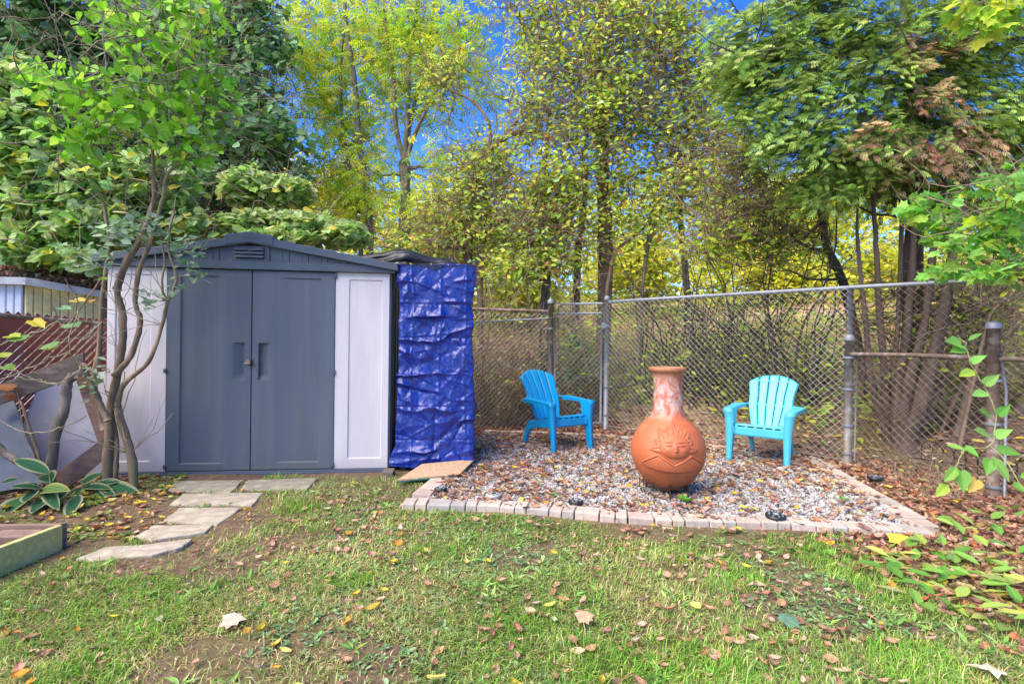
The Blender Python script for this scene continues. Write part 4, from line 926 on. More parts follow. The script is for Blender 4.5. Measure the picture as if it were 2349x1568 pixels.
# ------------------------------------------------------------------ solar path lights
def puck(name, p, label, body, r=.055, tilt=(0, 0)):
    o = empty(name, p, random.uniform(0, 6), label, 'solar light', 'solar disc lights round the gravel bed'); o.rotation_euler = (tilt[0], tilt[1], 0)
    mb = MB(); mb.lathe([(r * .9, 0), (r, .008), (r, .02), (r * .93, .028), (r * .7, .031), (0, .031)], 28, cap=False); mb.build('case', MATS[body], o, smooth=True)
    mb = MB(); mb.box(-.016, .016, -.016, .016, .0305, .034); mb.build('solar_cell', MATS['black_plastic'] if body != 'black_plastic' else MATS['lens'], o)
    for k in range(8):
        t = k * math.pi / 4; mb = MB(); mb.lathe([(.0065, .029), (.0055, .0345), (0, .036)], 8, Matrix.Translation((r * .68 * math.cos(t), r * .68 * math.sin(t), 0))); mb.build('lamp_bead', MATS['lens'] if body == 'black_plastic' else MATS['black_plastic'], o)
p = G(1011, 1123, .05); puck('solar_light', (p.x, p.y, .04), 'black solar disc light inside the front corner of the edging, below the chipboard', 'black_plastic', .052)
p = G(1132, 1137, .05); puck('solar_light', (p.x, p.y, .040), 'pale grey solar disc light sunk in the gravel near the front edging', 'grey_plastic', .062)
p = G(1321, 1151, .05); puck('solar_light', (p.x, p.y, .038), 'black solar disc light in the gravel between pale disc and chiminea', 'black_plastic', .058)
p = G(1779, 1181, .07); puck('solar_light', (p.x, p.y, .049), 'black solar disc light sitting tilted on top of the front pavers', 'black_plastic', .068, (.10, .03))
p = G(2000, 1098, .05); puck('solar_light', (p.x + .03, p.y, .046), 'black solar disc light on the side row of pavers under the leaves', 'black_plastic', .066)

# ------------------------------------------------------------------ green mat and old boards along the back
mb = MB(); q = [G(1822, 1012, .02), G(1838, 1022, .02), G(1935, 1018, .02), G(1880, 996, .05), G(1838, 990, .06)]
c0 = sum(q, Vector()) / len(q); nU = len(q); V = [(p.x - c0.x, p.y - c0.y, p.z) for p in q] + [(p.x - c0.x, p.y - c0.y, p.z + .012) for p in q]
mb.add(V, [tuple(range(nU)), tuple(range(nU, 2 * nU))[::-1]] + [(i, nU + i, nU + (i + 1) % nU, (i + 1) % nU) for i in range(nU)])
o = mb.build('rubber_mat', MATS['mat_green']); o.location = (c0.x, c0.y, 0); tag(o, 'mossy green textured mat lying behind the turquoise chair', 'mat')
for (x, y, L_b, a, lab) in ((1305, 974, .55, -.05, 'mossy board end lying in front of the mesh gate'), (1625, 994, .45, -.35, 'short greenish board at the fence foot behind the chiminea')):
    p = G(x, y, .03); mb = MB(); mb.box(-L_b / 2, L_b / 2, -.045, .045, 0, .04); o = mb.build('wood_board', MATS['plank_green'], bevel=.003); o.location = (p.x, p.y, .005); o.rotation_euler = (0, 0, a); tag(o, lab, 'board')

# ------------------------------------------------------------------ chain-link fences
def post(parent, x, y, z1, r, mat, cap=None, z0=None, lean=(0, 0), name='post', k=16):
    z0 = (hz(x, y) - .05) if z0 is None else z0; mb = MB(); P = [inv(parent, (x, y, z0)), inv(parent, (x + lean[0], y + lean[1], z1))]; mb.tube(P, r, k); o = mb.build(name, MATS[mat], parent, smooth=True); o.data.polygons[-1].use_smooth = False
    if cap:
        mb = MB(); q = inv(parent, (x + lean[0], y + lean[1], z1 - .03)); mb.lathe([(r * 1.12, 0), (r * 1.15, .035), (r * .95, .05), (r * .3, .062 if cap == 1 else .075), (0, .064 if cap == 1 else .10)], 16, Matrix.Translation(q)); mb.build('post_cap', MATS['galvanised'], o, smooth=True)
    return o
def rail(parent, pts, r, mat, name='top_rail'):
    mb = MB(); mb.tube([inv(parent, p) for p in pts], r, 12); return mb.build(name, MATS[mat], parent, smooth=True)
def band(parent, x, y, z, r, mat='galvanised', ext=(0, 0)):
    mb = MB(); q = inv(parent, (x, y, z)); mb.lathe([(r * 1.12, -.012), (r * 1.14, 0), (r * 1.12, .012)], 14, Matrix.Translation(q)); e = inv(parent, (x + ext[0], y + ext[1], z)); mb.tube([q, e], .006, 5); mb.build('tension_band', MATS[mat], parent, smooth=True)
def mesh_wires(parent, a, b2, z0a, z0b, z1a, z1b, mat, r=.0023, pitch=.036, sag=0, seed=3):
    """woven wire: every wire zigzags from top to bottom and hooks its neighbours"""
    a = Vector(a); b2 = Vector(b2); L = (b2 - a).length; n = int(L / pitch); mb = MB(); rr = random.Random(seed)
    nx, ny = -(b2 - a).y / L, (b2 - a).x / L
    for i in range(n):
        t0 = i / n; t1 = (i + 1) / n
        zb_ = z0a + (z0b - z0a) * t0; zt2 = z1a + (z1b - z1a) * t0; m_ = max(2, int((zt2 - zb_) / pitch)); P = []
        for j in range(m_ + 1):
            t = (t0 if (j % 2 == 0) else t1 + .0) if i % 2 == 0 else (t1 if (j % 2 == 0) else t0)
            z = zb_ + (zt2 - zb_) * j / m_; off = (.003 if (i + j) % 2 else -.003)
            wob = .012 * math.sin(t * L * 2.1 + z * 2) + .006 * math.sin(z * 6 + t * 9)
            p = a.lerp(b2, t); P.append(inv(parent, (p.x + nx * (off + wob), p.y + ny * (off + wob), z)))
        mb.tube(P, r, 3, False)
    o = mb.build('wire_mesh', MATS[mat], parent); o['kind'] = 'stuff'; return o
# tall fence with gate post, running to the right
fh = empty('tall_fence', (FA[0], FA[1], 0), 0, 'tall silvery chain-link fence sloping away behind the chairs', 'fence')
B2 = FB + FD * 2.4
post(fh, FA[0], FA[1], 1.90, .036, 'galvanised', 1); 
pb = post(fh, FB[0], FB[1], 1.86, .030, 'galvanised', None, lean=(.012, 0)); post(fh, FB[0] - .002, FB[1] + .0, 1.34, .043, 'galvanised_dull', 2, lean=(.008, 0), name='post_sleeve')
tz = 1.865
rail(fh, [(FA[0], FA[1], 1.84), (FA[0] + .5 * (FB - FA)[0], FA[1] + .5 * (FB - FA)[1], 1.855), (FB[0], FB[1], tz), (B2[0], B2[1], 1.87)], .023, 'galvanised')
fa2 = (FA[0] - .03, FA[1] - .03); mesh_wires(fh, (*(FA - FN * .03), 0), (*(FB - FN * .03), 0), .02, .02, 1.83, 1.86, 'wire')
mesh_wires(fh, (*(FB - FN * .03), 0), (*(B2 - FN * .03), 0), .02, .02, 1.86, 1.87, 'wire_rusty', seed=4)
rail(fh, [(*(FA - FN * .03), .07), (*((FA + FB) / 2 - FN * .03), .09), (*(FB - FN * .03), .06)], .003, 'wire', 'tension_wire')
for z in (.22, .62, 1.0, 1.5): band(fh, FA[0], FA[1], z, .038, ext=(.05, -.05))
for z in (.13, .42, .80, 1.13): band(fh, FB[0], FB[1], z, .046, ext=(.055, -.03))
rail(fh, [(FB[0] + .055, FB[1] - .03, .05), (FB[0] + .068, FB[1] - .035, 1.22)], .008, 'galvanised', 'tension_bar')
# low rusty fence joining it and coming forward on the right
PC = G(2277, 1142, 0); PC = np.array((PC.x, PC.y)); PD = PC + (PC - FB) * .9
fl = empty('low_fence', (PC[0], PC[1], 0), 0, 'low rusty chain-link fence coming forward at the edge of the leaf litter', 'fence')
p_ = post(fl, PC[0], PC[1], 1.44, .046, 'rusty_pipe', 1, lean=(-.012, 0)); post(fl, PD[0], PD[1], 1.30, .045, 'rusty_pipe', 1)
rail(fl, [(FB[0], FB[1] - .02, 1.165), ((FB[0] + PC[0]) / 2, (FB[1] + PC[1]) / 2, 1.172), (PC[0], PC[1], 1.16), (PD[0], PD[1], 1.16)], .021, 'rusty_pipe')
mesh_wires(fl, (FB[0] + .03, FB[1] - .04, 0), (PC[0] - .03, PC[1] + .05, 0), .03, .03, 1.19, 1.19, 'wire_rusty', seed=5, r=.0019, pitch=.040)
mesh_wires(fl, (PC[0] + .0, PC[1] - .05, 0), (PD[0], PD[1], 0), .03, .03, 1.19, 1.19, 'wire_rusty', seed=6, r=.0018, pitch=.040)
rail(fl, [(PC[0] + .052, PC[1] - .05, .02), (PC[0] + .055, PC[1] - .05, .9), (PC[0] + .005, PC[1] - .05, 1.20)], .011, 'galvanised', 'tension_bar')
for z in (.10, .62, .98): band(fl, PC[0], PC[1], z, .050, ext=(.055, -.05))
# gate and the fence left of it
GA = G(1257, 977, 0); GA = np.array((GA.x, 7.55)); g_ = empty('mesh_gate', (GA[0], GA[1], 0), 0, 'narrow chain-link gate in a tube frame beside the rusty corner post', 'gate')
xl, xr = GA[0] + .07, FA[0] - .07
for z, nm in ((1.66, 'frame_rail'), (1.80, 'frame_rail'), (.08, 'frame_rail')): rail(g_, [(xl, 7.54, z), (xr, 7.53, z + .02)], .018, 'galvanised', nm)
for x in (xl, xr): rail(g_, [(x, 7.54, .06), (x, 7.54, 1.70)], .018, 'galvanised', 'frame_upright')
mesh_wires(g_, (xl, 7.50, 0), (xr, 7.49, 0), .06, .06, 1.80, 1.82, 'wire', seed=7)
mb = MB(); mb.box(-.03, .03, -.02, .02, -.02, .06, Matrix.Translation(inv(g_, (xr + .02, 7.50, 1.48)))); mb.build('gate_latch', MATS['galvanised'], g_, bevel=.004)
fg = empty('back_fence', (GA[0], GA[1], 0), 0, 'overgrown chain-link fence with a rusty top rail between the tarp and the gate', 'fence')
post(fg, GA[0], GA[1], 1.84, .042, 'galvanised_dull', 2); post(fg, GA[0] - .14, GA[1] + .05, 1.45, .016, 'galvanised_dull', None, name='brace')
for z in (.30, .62, .95, 1.25, 1.45): band(fg, GA[0], GA[1], z, .044, 'galvanised_dull', (-.13, 0))
rail(fg, [(GA[0], GA[1], 1.70), (-3.5, 7.6, 1.78)], .021, 'rusty_pipe'); rail(fg, [(GA[0], GA[1] - .02, 1.60), (-.6, 7.5, 1.52)], .010, 'galvanised', 'tension_wire')
mesh_wires(fg, (GA[0] - .05, 7.52, 0), (-2.2, 7.56, 0), .03, .03, 1.66, 1.70, 'wire', seed=8)
# arched wire lawn edging behind the low fence
ed = empty('arched_edging', (4.0, 5.1, 0), 0, 'rusty arched wire lawn edging half buried in leaves behind the low fence', 'edging')
e0, e1 = W(2125, 1060, 5.3), W(2349, 1050, 4.6)
for k in range(10):
    p0 = Vector((e0.x + (e1.x - e0.x) * k / 8.0, e0.y + (e1.y - e0.y) * k / 8.0, 0)); dx = Vector(((e1.x - e0.x) / 16.5, (e1.y - e0.y) / 16.5, 0)) 
    P = [inv(ed, p0 + dx * math.cos(t) + Vector((0, 0, .20 + .085 * math.sin(t)))) for t in np.linspace(0, math.pi, 10)]
    P = [P[0] - Vector((0, 0, .20))] + P + [P[-1] - Vector((0, 0, .20))]; mb = MB(); mb.tube(P, .007, 6); mb.build('arch', MATS['black_iron'], ed, smooth=True)
rail(ed, [(e0.x - .1, e0.y + .03, .12), (e1.x + .2, e1.y - .05, .12)], .006, 'black_iron', 'cross_wire')

# ------------------------------------------------------------------ neighbour's side on the left
nf = empty('slatted_fence', (-4.2, 4.3, 0), 0, 'chain-link fence woven with dark red privacy slats beside the shed', 'fence')
N0, N1 = Vector((-4.46, 3.9, 1.445)), Vector((-4.10, 5.75, 1.365)); ln = (N1 - N0); N0 = N0 - ln * .85; ln = N1 - N0
rail(nf, [N0, (N0 + N1) / 2 + Vector((0, 0, .004)), N1], .021, 'rusty_pipe')
dirn = Vector((ln.x, ln.y, 0)).normalized(); Ln = Vector((ln.x, ln.y, 0)).length; nrm = Vector((dirn.y, -dirn.x, 0))
zt3 = lambda s: N0.z + (N1.z - N0.z) * s / Ln
sp = .078
for k in range(-16, int(Ln / sp) + 1):
    s0 = k * sp; s1 = s0 + 1.30; za, zb_ = .12, zt3(0) + .04    # slats climb towards the back
    pts = []
    for s in (s0, s1): pts.append((s, .12 + (s - s0) * 1.02))
    (sa_, z_a), (sb_, z_b) = pts
    if sa_ < 0: z_a += (0 - sa_) * 1.02; sa_ = 0
    if sb_ > Ln: z_b -= (sb_ - Ln) * 1.02; sb_ = Ln
    if sb_ - sa_ < .08: continue
    w = .0185
    V = []
    for yo in (.0, .004):
        for s, z, sg in ((sa_, z_a, 1), (sa_, z_a, -1), (sb_, z_b, -1), (sb_, z_b, 1)):
            p = N0 + dirn * (s - sg * w * 1.1) + nrm * yo; V.append((p.x, p.y, min(z + sg * w * 1.1, zt3(s) + .05)))
    V = [inv(nf, v) for v in V]; mb = MB(); mb.add(V, [(0, 1, 2, 3), (7, 6, 5, 4), (0, 4, 5, 1), (1, 5, 6, 2), (2, 6, 7, 3), (3, 7, 4, 0)]); mb.build('slat', MATS['slat_red'], nf)
mesh_wires(nf, N0 + nrm * .012, N1 + nrm * .012, .05, .05, N0.z + .03, N1.z + .03, 'wire', r=.0016, pitch=.039, seed=9)
for s in (.35, 1.95, 2.8):
    p = N0 + dirn * s; mb = MB(); mb.tube([inv(nf, (p.x, p.y, zt3(s))) + Vector((.027 * math.cos(t), 0, .027 * math.sin(t))) for t in np.linspace(0, 6.28, 14)], .003, 5); mb.build('tie', MATS['wire'], nf)

ns = empty('neighbour_shed', W(60, 760, 6.2), 0, 'low ribbed metal shed behind the red slatted fence, half pale blue and half olive', 'shed')
# ribbed wall: blue part, olive part, each rib a fold
def ribbed(name, mat, pa, pb_, z0, z1a, z1b, rib):
    pa, pb_ = Vector(pa), Vector(pb_); L = (pb_ - pa).length; n = int(L / rib); root = ns; d = (pb_ - pa) / L; nn = Vector((d.y, -d.x, 0))
    for i in range(n):
        a, b2 = pa + d * (i * rib + .0015), pa + d * ((i + 1) * rib - .0015); t = i / n; zt4 = z1a + (z1b - z1a) * t
        V = []
        for p in (a, a + d * .012 + nn * .012, b2 - d * .012 + nn * .012, b2): V += [(p.x, p.y, z0), (p.x, p.y, zt4)]
        mb = MB(); mb.add([inv(ns, v) for v in V], [(0, 2, 3, 1), (2, 4, 5, 3), (4, 6, 7, 5)]); mb.build(name, MATS[mat], ns)
    mb = MB(); V = []
    for p in (pa - nn * .003, pb_ - nn * .003): V += [(p.x, p.y, z0), (p.x, p.y, z1b)]
    mb.add([inv(ns, v) for v in V], [(0, 2, 3, 1)]); mb.build('wall_backing', MATS['plank_old'], ns)
a0_, a1_, a2_ = W(-500, 640, 5.9), W(57, 648, 6.3), W(250, 675, 6.9)
for p in (a0_, a1_, a2_): pass
ribbed('wall_panel', 'siding_blue', (a0_.x, a0_.y, 0), (a1_.x, a1_.y, 0), 0, a0_.z, a1_.z, .085)
ribbed('wall_panel', 'siding_olive', (a1_.x, a1_.y, 0), (a2_.x, a2_.y, 0), 0, a1_.z, a2_.z, .082)
for (pa, pb_, nm) in ((W(-500, 622, 5.8), W(62, 636, 6.2), 'fascia'), (W(58, 636, 6.19), W(262, 672, 6.8), 'fascia')):
    mb = MB(); dz = Vector((0, 0, -.085)); dy = Vector((.0, .10, 0)); V = [pa, pb_, pb_ + dz, pa + dz, pa + dy, pb_ + dy, pb_ + dz + dy, pa + dz + dy]; mb.add([inv(ns, v) for v in V], [(0, 1, 2, 3), (7, 6, 5, 4), (0, 4, 5, 1), (3, 2, 6, 7), (0, 3, 7, 4), (1, 5, 6, 2)]); mb.build(nm, MATS['fascia_grey'], ns)
ra, rb_ = W(-500, 620, 5.85), W(262, 670, 6.85)
mb = MB(); V = [ra, rb_, rb_ + Vector((-.3, 2.2, .55)), ra + Vector((-.3, 2.2, .55))]; mb.add([inv(ns, v) for v in V], [(0, 1, 2, 3)]); mb.build('roof', MATS['bark_brown'], ns)
nl = 4200; t = rng.random(nl); u = rng.random(nl) ** 1.4; P = np.array(ra)[None] * (1 - t[:, None]) + np.array(rb_)[None] * t[:, None] + np.array((-.3, 2.2, .55))[None] * u[:, None] + np.stack([0 * t, 0 * t, .10 * rng.random(nl)], -1)
D, N = leaf_dirs(nl, .05, (0, -.2, 1), .5); tag(leaves('fallen_leaves', P, D, N, .10 * rng.uniform(.5, 1.3, nl), pal(nl, [((.24, .15, .11), 4), ((.34, .22, .16), 3), ((.45, .33, .22), 1.5), ((.14, .08, .06), 2)]), T_CURL2, MATS['dry_leaf']), 'dead brown leaves heaped on the low neighbouring roof', 'fallen leaves', kind='stuff')

# leaning boards and panels in the corner left of the shed
def slab(name, pts, thick, mat, label, cat, bevel=.003):
    pts = [Vector(p) for p in pts]; cam_p = Vector((0, 0, CAM_H)); nn = (pts[1] - pts[0]).cross(pts[2] - pts[0]).normalized()
    for i in range(3, len(pts)): pts[i].y -= (pts[i] - pts[0]).dot(nn) / nn.y      # keep the board flat
    c0 = sum(pts, Vector()) / len(pts)
    if nn.y > 0: nn = -nn
    n_ = len(pts); V = [p - c0 for p in pts] + [p - c0 - nn * thick for p in pts]
    mb = MB(); mb.add(V, [tuple(range(n_)), tuple(range(n_, 2 * n_))[::-1]] + [(i, n_ + i, n_ + (i + 1) % n_, (i + 1) % n_) for i in range(n_)])
    o = mb.build(name, MATS[mat], bevel=bevel); o.location = c0
    return tag(o, label, cat)
slab('plastic_sheet', [W(-60, 930, 4.55), W(242, 850, 4.95), W(250, 1095, 4.72), W(95, 1100, 4.4), W(60, 1095, 4.35)], .02, 'panel_white', 'smooth off-white plastic panel leaning behind the crossed planks', 'panel')
slab('plastic_sheet', [W(-90, 900, 4.25), W(25, 900, 4.35), W(100, 1110, 4.15), W(-90, 1140, 4.0)], .02, 'panel_blue', 'slate blue plastic panel leaning behind the curved stem, half out of view', 'panel')
slab('plank', [W(-30, 892, 4.12), W(190, 808, 4.32), W(193, 858, 4.32), W(-30, 938, 4.12)], .04, 'plank_old', 'grey weathered plank propped up at a slant below the red slats', 'plank')
slab('plank', [W(118, 1092, 4.22), W(238, 1003, 4.36), W(240, 1052, 4.36), W(150, 1120, 4.22)], .04, 'plank_red', 'reddish plank slanting up from the hosta to the lilac trunk', 'plank')
slab('plank', [W(168, 855, 4.42), W(196, 845, 4.42), W(246, 1010, 4.42), W(246, 1075, 4.42)], .04, 'plank_red', 'dark upright board wedged between the white panel and the shed corner', 'plank')
def gpt(px, py, Y, dz=-.06):
    p = W(px, py, Y); return Vector((p.x, p.y, hz(p.x, p.y) + dz))
def line(Y, *pts, ground=True):
    """trunk line through frame points at depth Y (a point may bring its own depth); the first stands in the ground"""
    out = []
    for i, p in enumerate(pts):
        yy = p[2] if len(p) > 2 else Y; out.append(gpt(p[0], p[1], yy) if (i == 0 and ground) else W(p[0], p[1], yy))
    return out

# ------------------------------------------------------------------ lilac in front of the shed
base_l = G(240, 1098); LY = base_l.y
stems = [
 (line(4.28, (243, 1098), (250, 1010), (257, 920), (280, 800), (281, 720), (270, 650), (315, 560), (350, 470), (352, 380), (345, 300)), .040, .010),
 (line(4.25, (310, 1100), (300, 1040), (275, 960), (272, 930)), .036, .026),
 (line(4.30, (262, 1090), (268, 1040), (262, 960), (270, 930)), .020, .016),
 (line(4.22, (270, 930), (285, 880), (340, 830), (372, 745), (385, 690), (405, 640), (385, 560), (400, 480)), .020, .008) ,
 (line(4.25, (262, 862), (300, 815), (322, 740), (310, 690), (320, 620), (350, 540), (375, 450), (385, 400), (440, 340), (470, 250), (475, 150)), .024, .008),
 (line(4.32, (262, 660), (290, 600), (318, 560), (345, 480), (375, 400)), .028, .010),
 (line(4.35, (240, 985), (215, 890), (228, 800), (232, 720), (240, 640), (250, 560), (240, 470)), .026, .012),
 (line(4.10, (248, 965), (200, 860)), .026, .022),
 (line(4.2, (375, 690), (372, 640), (378, 600), (368, 540)), .010, .005)]
stems = [(([p for p in s[0]] if i in (0, 1, 2) else [W(*q) for q in []] or s[0]), s[1], s[2]) for i, s in enumerate(stems)]
fix = []
for i, (pts, r0, r1) in enumerate(stems):
    if i in (3, 4, 5, 6, 7, 8):
        spec = [(270, 930), (262, 862), (268, 665), (240, 985), (248, 965), (375, 690)][i - 3]; Yd = [4.22, 4.25, 4.32, 4.35, 4.10, 4.2][i - 3]
        pts = [W(spec[0], spec[1], Yd)] + list(pts[1:])
    fix.append((pts, r0, r1))
lil_cl = [clump(x, y, rx, ry, Y, dY) for x, y, rx, ry, Y, dY in [(300, 60, 110, 90, 4.2, .45), (400, 150, 110, 110, 4.2, .5), (460, 60, 60, 80, 4.1, .3), (120, 190, 90, 60, 4.0, .3), (230, 240, 110, 80, 4.1, .4), (360, 260, 120, 90, 4.2, .45), (480, 230, 70, 90, 4.2, .35), (440, 330, 80, 60, 4.2, .3), (180, 320, 80, 50, 4.1, .3), (420, 0, 100, 50, 4.2, .3)]]
LIL = [((.20, .50, .03), 4), ((.28, .60, .04), 4), ((.40, .68, .07), 2), ((.30, .46, .24), 2), ((.60, .60, .05), .25)]
lilac = tree('lilac_shrub', 'many stemmed lilac with bright heart shaped leaves in front of the shed corner', 'lilac', fix, lil_cl, 0, .1, LIL, T_HEART, 'bark_lilac', 'leaf', tmat='bark_light', twigs=210, twig_r=.0045, twig_len=.8, limbs=True, wander=.28)
loff = np.array(lilac.location)
# thin twiggy shoots from the crown down over the shed front
mb = MB()
for k in range(85):
    j = random.choice([0, 1, 4, 5, 3, 6]); P0 = np.array(tuple(random.choice(fix[j][0][3:] if len(fix[j][0]) > 4 else fix[j][0][1:]))); d = (random.uniform(-1, 1), random.uniform(-.5, .3), random.uniform(-.1, 1.2))
    P = walk(P0, d, random.uniform(.3, 1.0), 7, .22, .02); r = random.uniform(.0018, .0050); mb.tube(P - loff, np.linspace(r, r * .4, len(P)), 4, False)
mb.build('shoots', MATS['bark_light'], lilac, smooth=True)
def leaf_parts(root, P, D, N, S, C, tpl, mat, variants=6, name='leaf', ws=None):
    """single leaves as parts, sharing a few meshes"""
    T, F = tpl; mes = []
    for v in range(variants):
        me = bpy.data.meshes.new(name); TT = T.copy(); TT[:, 2] *= (1 + .9 * math.sin(v * 2)); TT[:, 1] *= (.85 + .06 * v)
        me.from_pydata([tuple(a) for a in TT], [], F); a = me.color_attributes.new('Col', 'FLOAT_COLOR', 'POINT'); c = np.ones((len(T), 4), np.float32); c[:, :3] = C[v % len(C)]; a.data.foreach_set('color', c.ravel()); me.materials.append(MATS[mat]); me.update(); mes.append(me)
    off = Vector(root.location)
    for i in range(len(P)):
        d = Vector(D[i]).normalized(); s = Vector(N[i]).cross(d).normalized(); nn = d.cross(s)
        o = bpy.data.objects.new(name, mes[i % variants]); col.objects.link(o); o.parent = root
        mt = Matrix((d, s, nn)).transposed().to_4x4(); mt = Matrix.Translation(Vector(P[i]) - off) @ mt @ Matrix.Scale(float(S[i]), 4); o.matrix_local = mt
nL = 1300
P, dd = in_clumps(nL, lil_cl); D, N = leaf_dirs(nL, .55, (0, -.55, .6), .7); S = .080 * rng.uniform(.65, 1.25, nL)
order = np.argsort(P[:, 1]); ii = order[:290]; jj = order[290:]
leaf_parts(lilac, P[ii], D[ii], N[ii], S[ii], pal(10, LIL, .12), T_HEART, 'leaf', 10)
o = leaves('foliage', P[jj] - loff, D[jj], N[jj], S[jj], pal(len(jj), LIL), T_HEART, MATS['leaf'], lilac); o['kind'] = 'stuff'
GREY = [((.30, .42, .27), 3), ((.22, .36, .18), 2), ((.40, .50, .36), 1)]
dc = [clump(x, y, rx, ry, Y, dY) for x, y, rx, ry, Y, dY in [(420, 560, 45, 40, 4.2, .15), (440, 610, 40, 40, 4.2, .12), (400, 660, 25, 22, 4.2, .1), (350, 690, 40, 30, 4.2, .1), (215, 860, 25, 60, 4.1, .12), (340, 520, 60, 30, 4.2, .2), (190, 590, 60, 40, 4.1, .2), (270, 540, 60, 40, 4.2, .2)]]
P, _ = in_clumps(330, dc); D, N = leaf_dirs(330, .1, (0, -.2, .9), .4); o = leaves('foliage', P - loff, D, N, .062 * rng.uniform(.6, 1.3, 330), pal(330, GREY), T_HEART, MATS['leaf'], lilac); o['kind'] = 'stuff'

# other small trunks in the corner
tree('dead_sapling', 'smooth dark sapling trunk standing before the white leaning panel', 'sapling', [(line(4.12, (112, 1100), (125, 1010), (150, 930), (155, 880), (170, 860)), .040, .030)], [], 0, .1, LIL, T_OVAL, 'bark_grey', 'leaf', limbs=False)
tree('curved_stem', 'thick curved stem sweeping in low over the blue panel', 'stem', [([W(-60, 950, 3.95), W(0, 1030, 3.95), W(50, 1062, 3.95), W(90, 1085, 3.98), W(120, 1120, 4.0)], .030, .018)], [], 0, .1, LIL, T_OVAL, 'bark_grey', 'leaf', limbs=False)
tree('thin_sapling', 'thin greenish sapling curving up in front of the white panel', 'sapling', [(line(4.0, (105, 1105), (92, 1060), (70, 990), (55, 940), (45, 915)), .014, .008), (line(4.02, (110, 1108), (80, 1050), (58, 1000), (40, 900)), .005, .003)], [], 0, .1, LIL, T_OVAL, 'bark_lilac', 'leaf', limbs=False)

# vine leaves trailing over the red fence: leaves as parts
vn = empty('grape_vine', (-3.95, 4.0, .9), 0, 'yellowing grape vine trailing bare stems and a few broad leaves over the red slats', 'vine')
vo = np.array(vn.location); mb = MB()
for pts in ([(-40, 890), (80, 840), (180, 790), (230, 740)], [(-30, 800), (60, 770), (140, 735)], [(150, 640), (175, 700), (160, 800), (190, 860)], [(-20, 960), (60, 990), (130, 985), (200, 950)], [(190, 840), (130, 880), (60, 860), (-20, 830)], [(120, 700), (150, 745), (230, 640)], [(10, 860), (80, 870), (130, 880), (180, 850), (195, 835)]):
    P = crv([W(x, y, 3.95 + random.uniform(-.1, .15)) for x, y in pts], 6, .015); mb.tube(P - vo, random.uniform(.003, .007), 5, False)
mb.build('stem', MATS['bark_light'], vn, smooth=True)
lp = [(75, 735, 62, (.62, .52, .04), -.5), (60, 775, 60, (.12, .30, .06), 0), (20, 770, 60, (.42, .50, .04), .2), (130, 790, 62, (.20, .42, .10), -.2), (110, 800, 46, (.60, .42, .12), .3), (180, 745, 62, (.16, .36, .12), 0), (170, 688, 58, (.66, .52, .10), .1), (215, 690, 36, (.55, .30, .06), -.2), (140, 705, 50, (.18, .38, .16), 0), (20, 815, 50, (.45, .55, .06), .3), (10, 840, 56, (.28, .50, .08), 0), (30, 890, 60, (.42, .16, .05), .5), (18, 905, 44, (.32, .11, .04), -.5), (175, 860, 34, (.30, .20, .13), .6), (185, 835, 36, (.26, .18, .12), -.6), (195, 620, 60, (.13, .30, .05), .1), (225, 640, 52, (.30, .46, .05), .2), (170, 600, 52, (.24, .42, .10), 0), (165, 870, 26, (.30, .19, .12), .9)]
for i, (x, y, s, c, tl) in enumerate(lp):
    p = W(x, y, 3.9 + .02 * i); t = random.uniform(-.6, .6) + (3.14 if i % 2 else 0)
    leaf_parts(vn, [p], [(math.cos(t), -.25, tl * .6 - .1)], [(.1, -.45, .85)], [s * .0033 * .62], [c], T_GRAPE, 'leaf', 1)

# ------------------------------------------------------------------ background trees, left to right
DARKM = [((.13, .27, .10), 4), ((.20, .37, .15), 4), ((.08, .18, .06), 2), ((.30, .46, .26), 2.2), ((.34, .54, .07), 1.2)]
cl = [clump(*a) for a in [(90, 30, 190, 120, 9.0, 1.0), (250, 120, 170, 150, 9.3, 1.0), (420, 80, 160, 150, 9.6, 1.0), (560, 90, 85, 120, 9.4, .8), (600, 230, 95, 130, 9.4, .9), (620, 360, 85, 120, 9.2, .9), (470, 330, 170, 170, 9.6, 1.2), (300, 330, 180, 160, 9.4, 1.2), (130, 250, 170, 150, 9.3, 1.1), (540, 470, 150, 60, 9.0, .7), (60, 420, 140, 150, 9.6, 1.0), (560, -20, 60, 60, 9.4, .6), (330, 480, 180, 70, 9.3, .9)]]
tree('maple_tree', 'dense dark green maple filling the sky behind the shed', 'maple', [(line(9.6, (20, 700), (15, 500), (8, 330), (30, 180), (0, 60)), .20, .10), (line(9.6, (330, 700), (340, 450), (400, 250), (420, 60)), .12, .05), (line(9.6, (560, 700), (555, 470), (580, 250), (560, 60)), .09, .03)], cl, 27000, .14, DARKM, T_LOBE, 'bark_dark', 'leaf', twigs=260, twig_r=.012, twig_len=1.0, clusters=330, crad=.2, limbx=66, facing=(-.1, -.5, .75), spread=.5)
VINE = [((.32, .50, .16), 4), ((.40, .58, .16), 3), ((.22, .42, .08), 3), ((.68, .64, .08), 1.3), ((.48, .62, .28), 1.5), ((.16, .30, .05), 1.5)]
cl = [clump(*a) for a in [(40, 300, 90, 60, 6.9, .5), (60, 380, 120, 80, 6.8, .5), (180, 440, 130, 80, 6.9, .5), (80, 480, 130, 80, 6.8, .5), (230, 520, 120, 60, 6.8, .5), (90, 560, 140, 50, 6.6, .5), (340, 430, 110, 90, 7.2, .5), (180, 590, 90, 25, 6.5, .4), (330, 540, 60, 40, 7.0, .4), (60, 200, 60, 60, 7.0, .4)]]
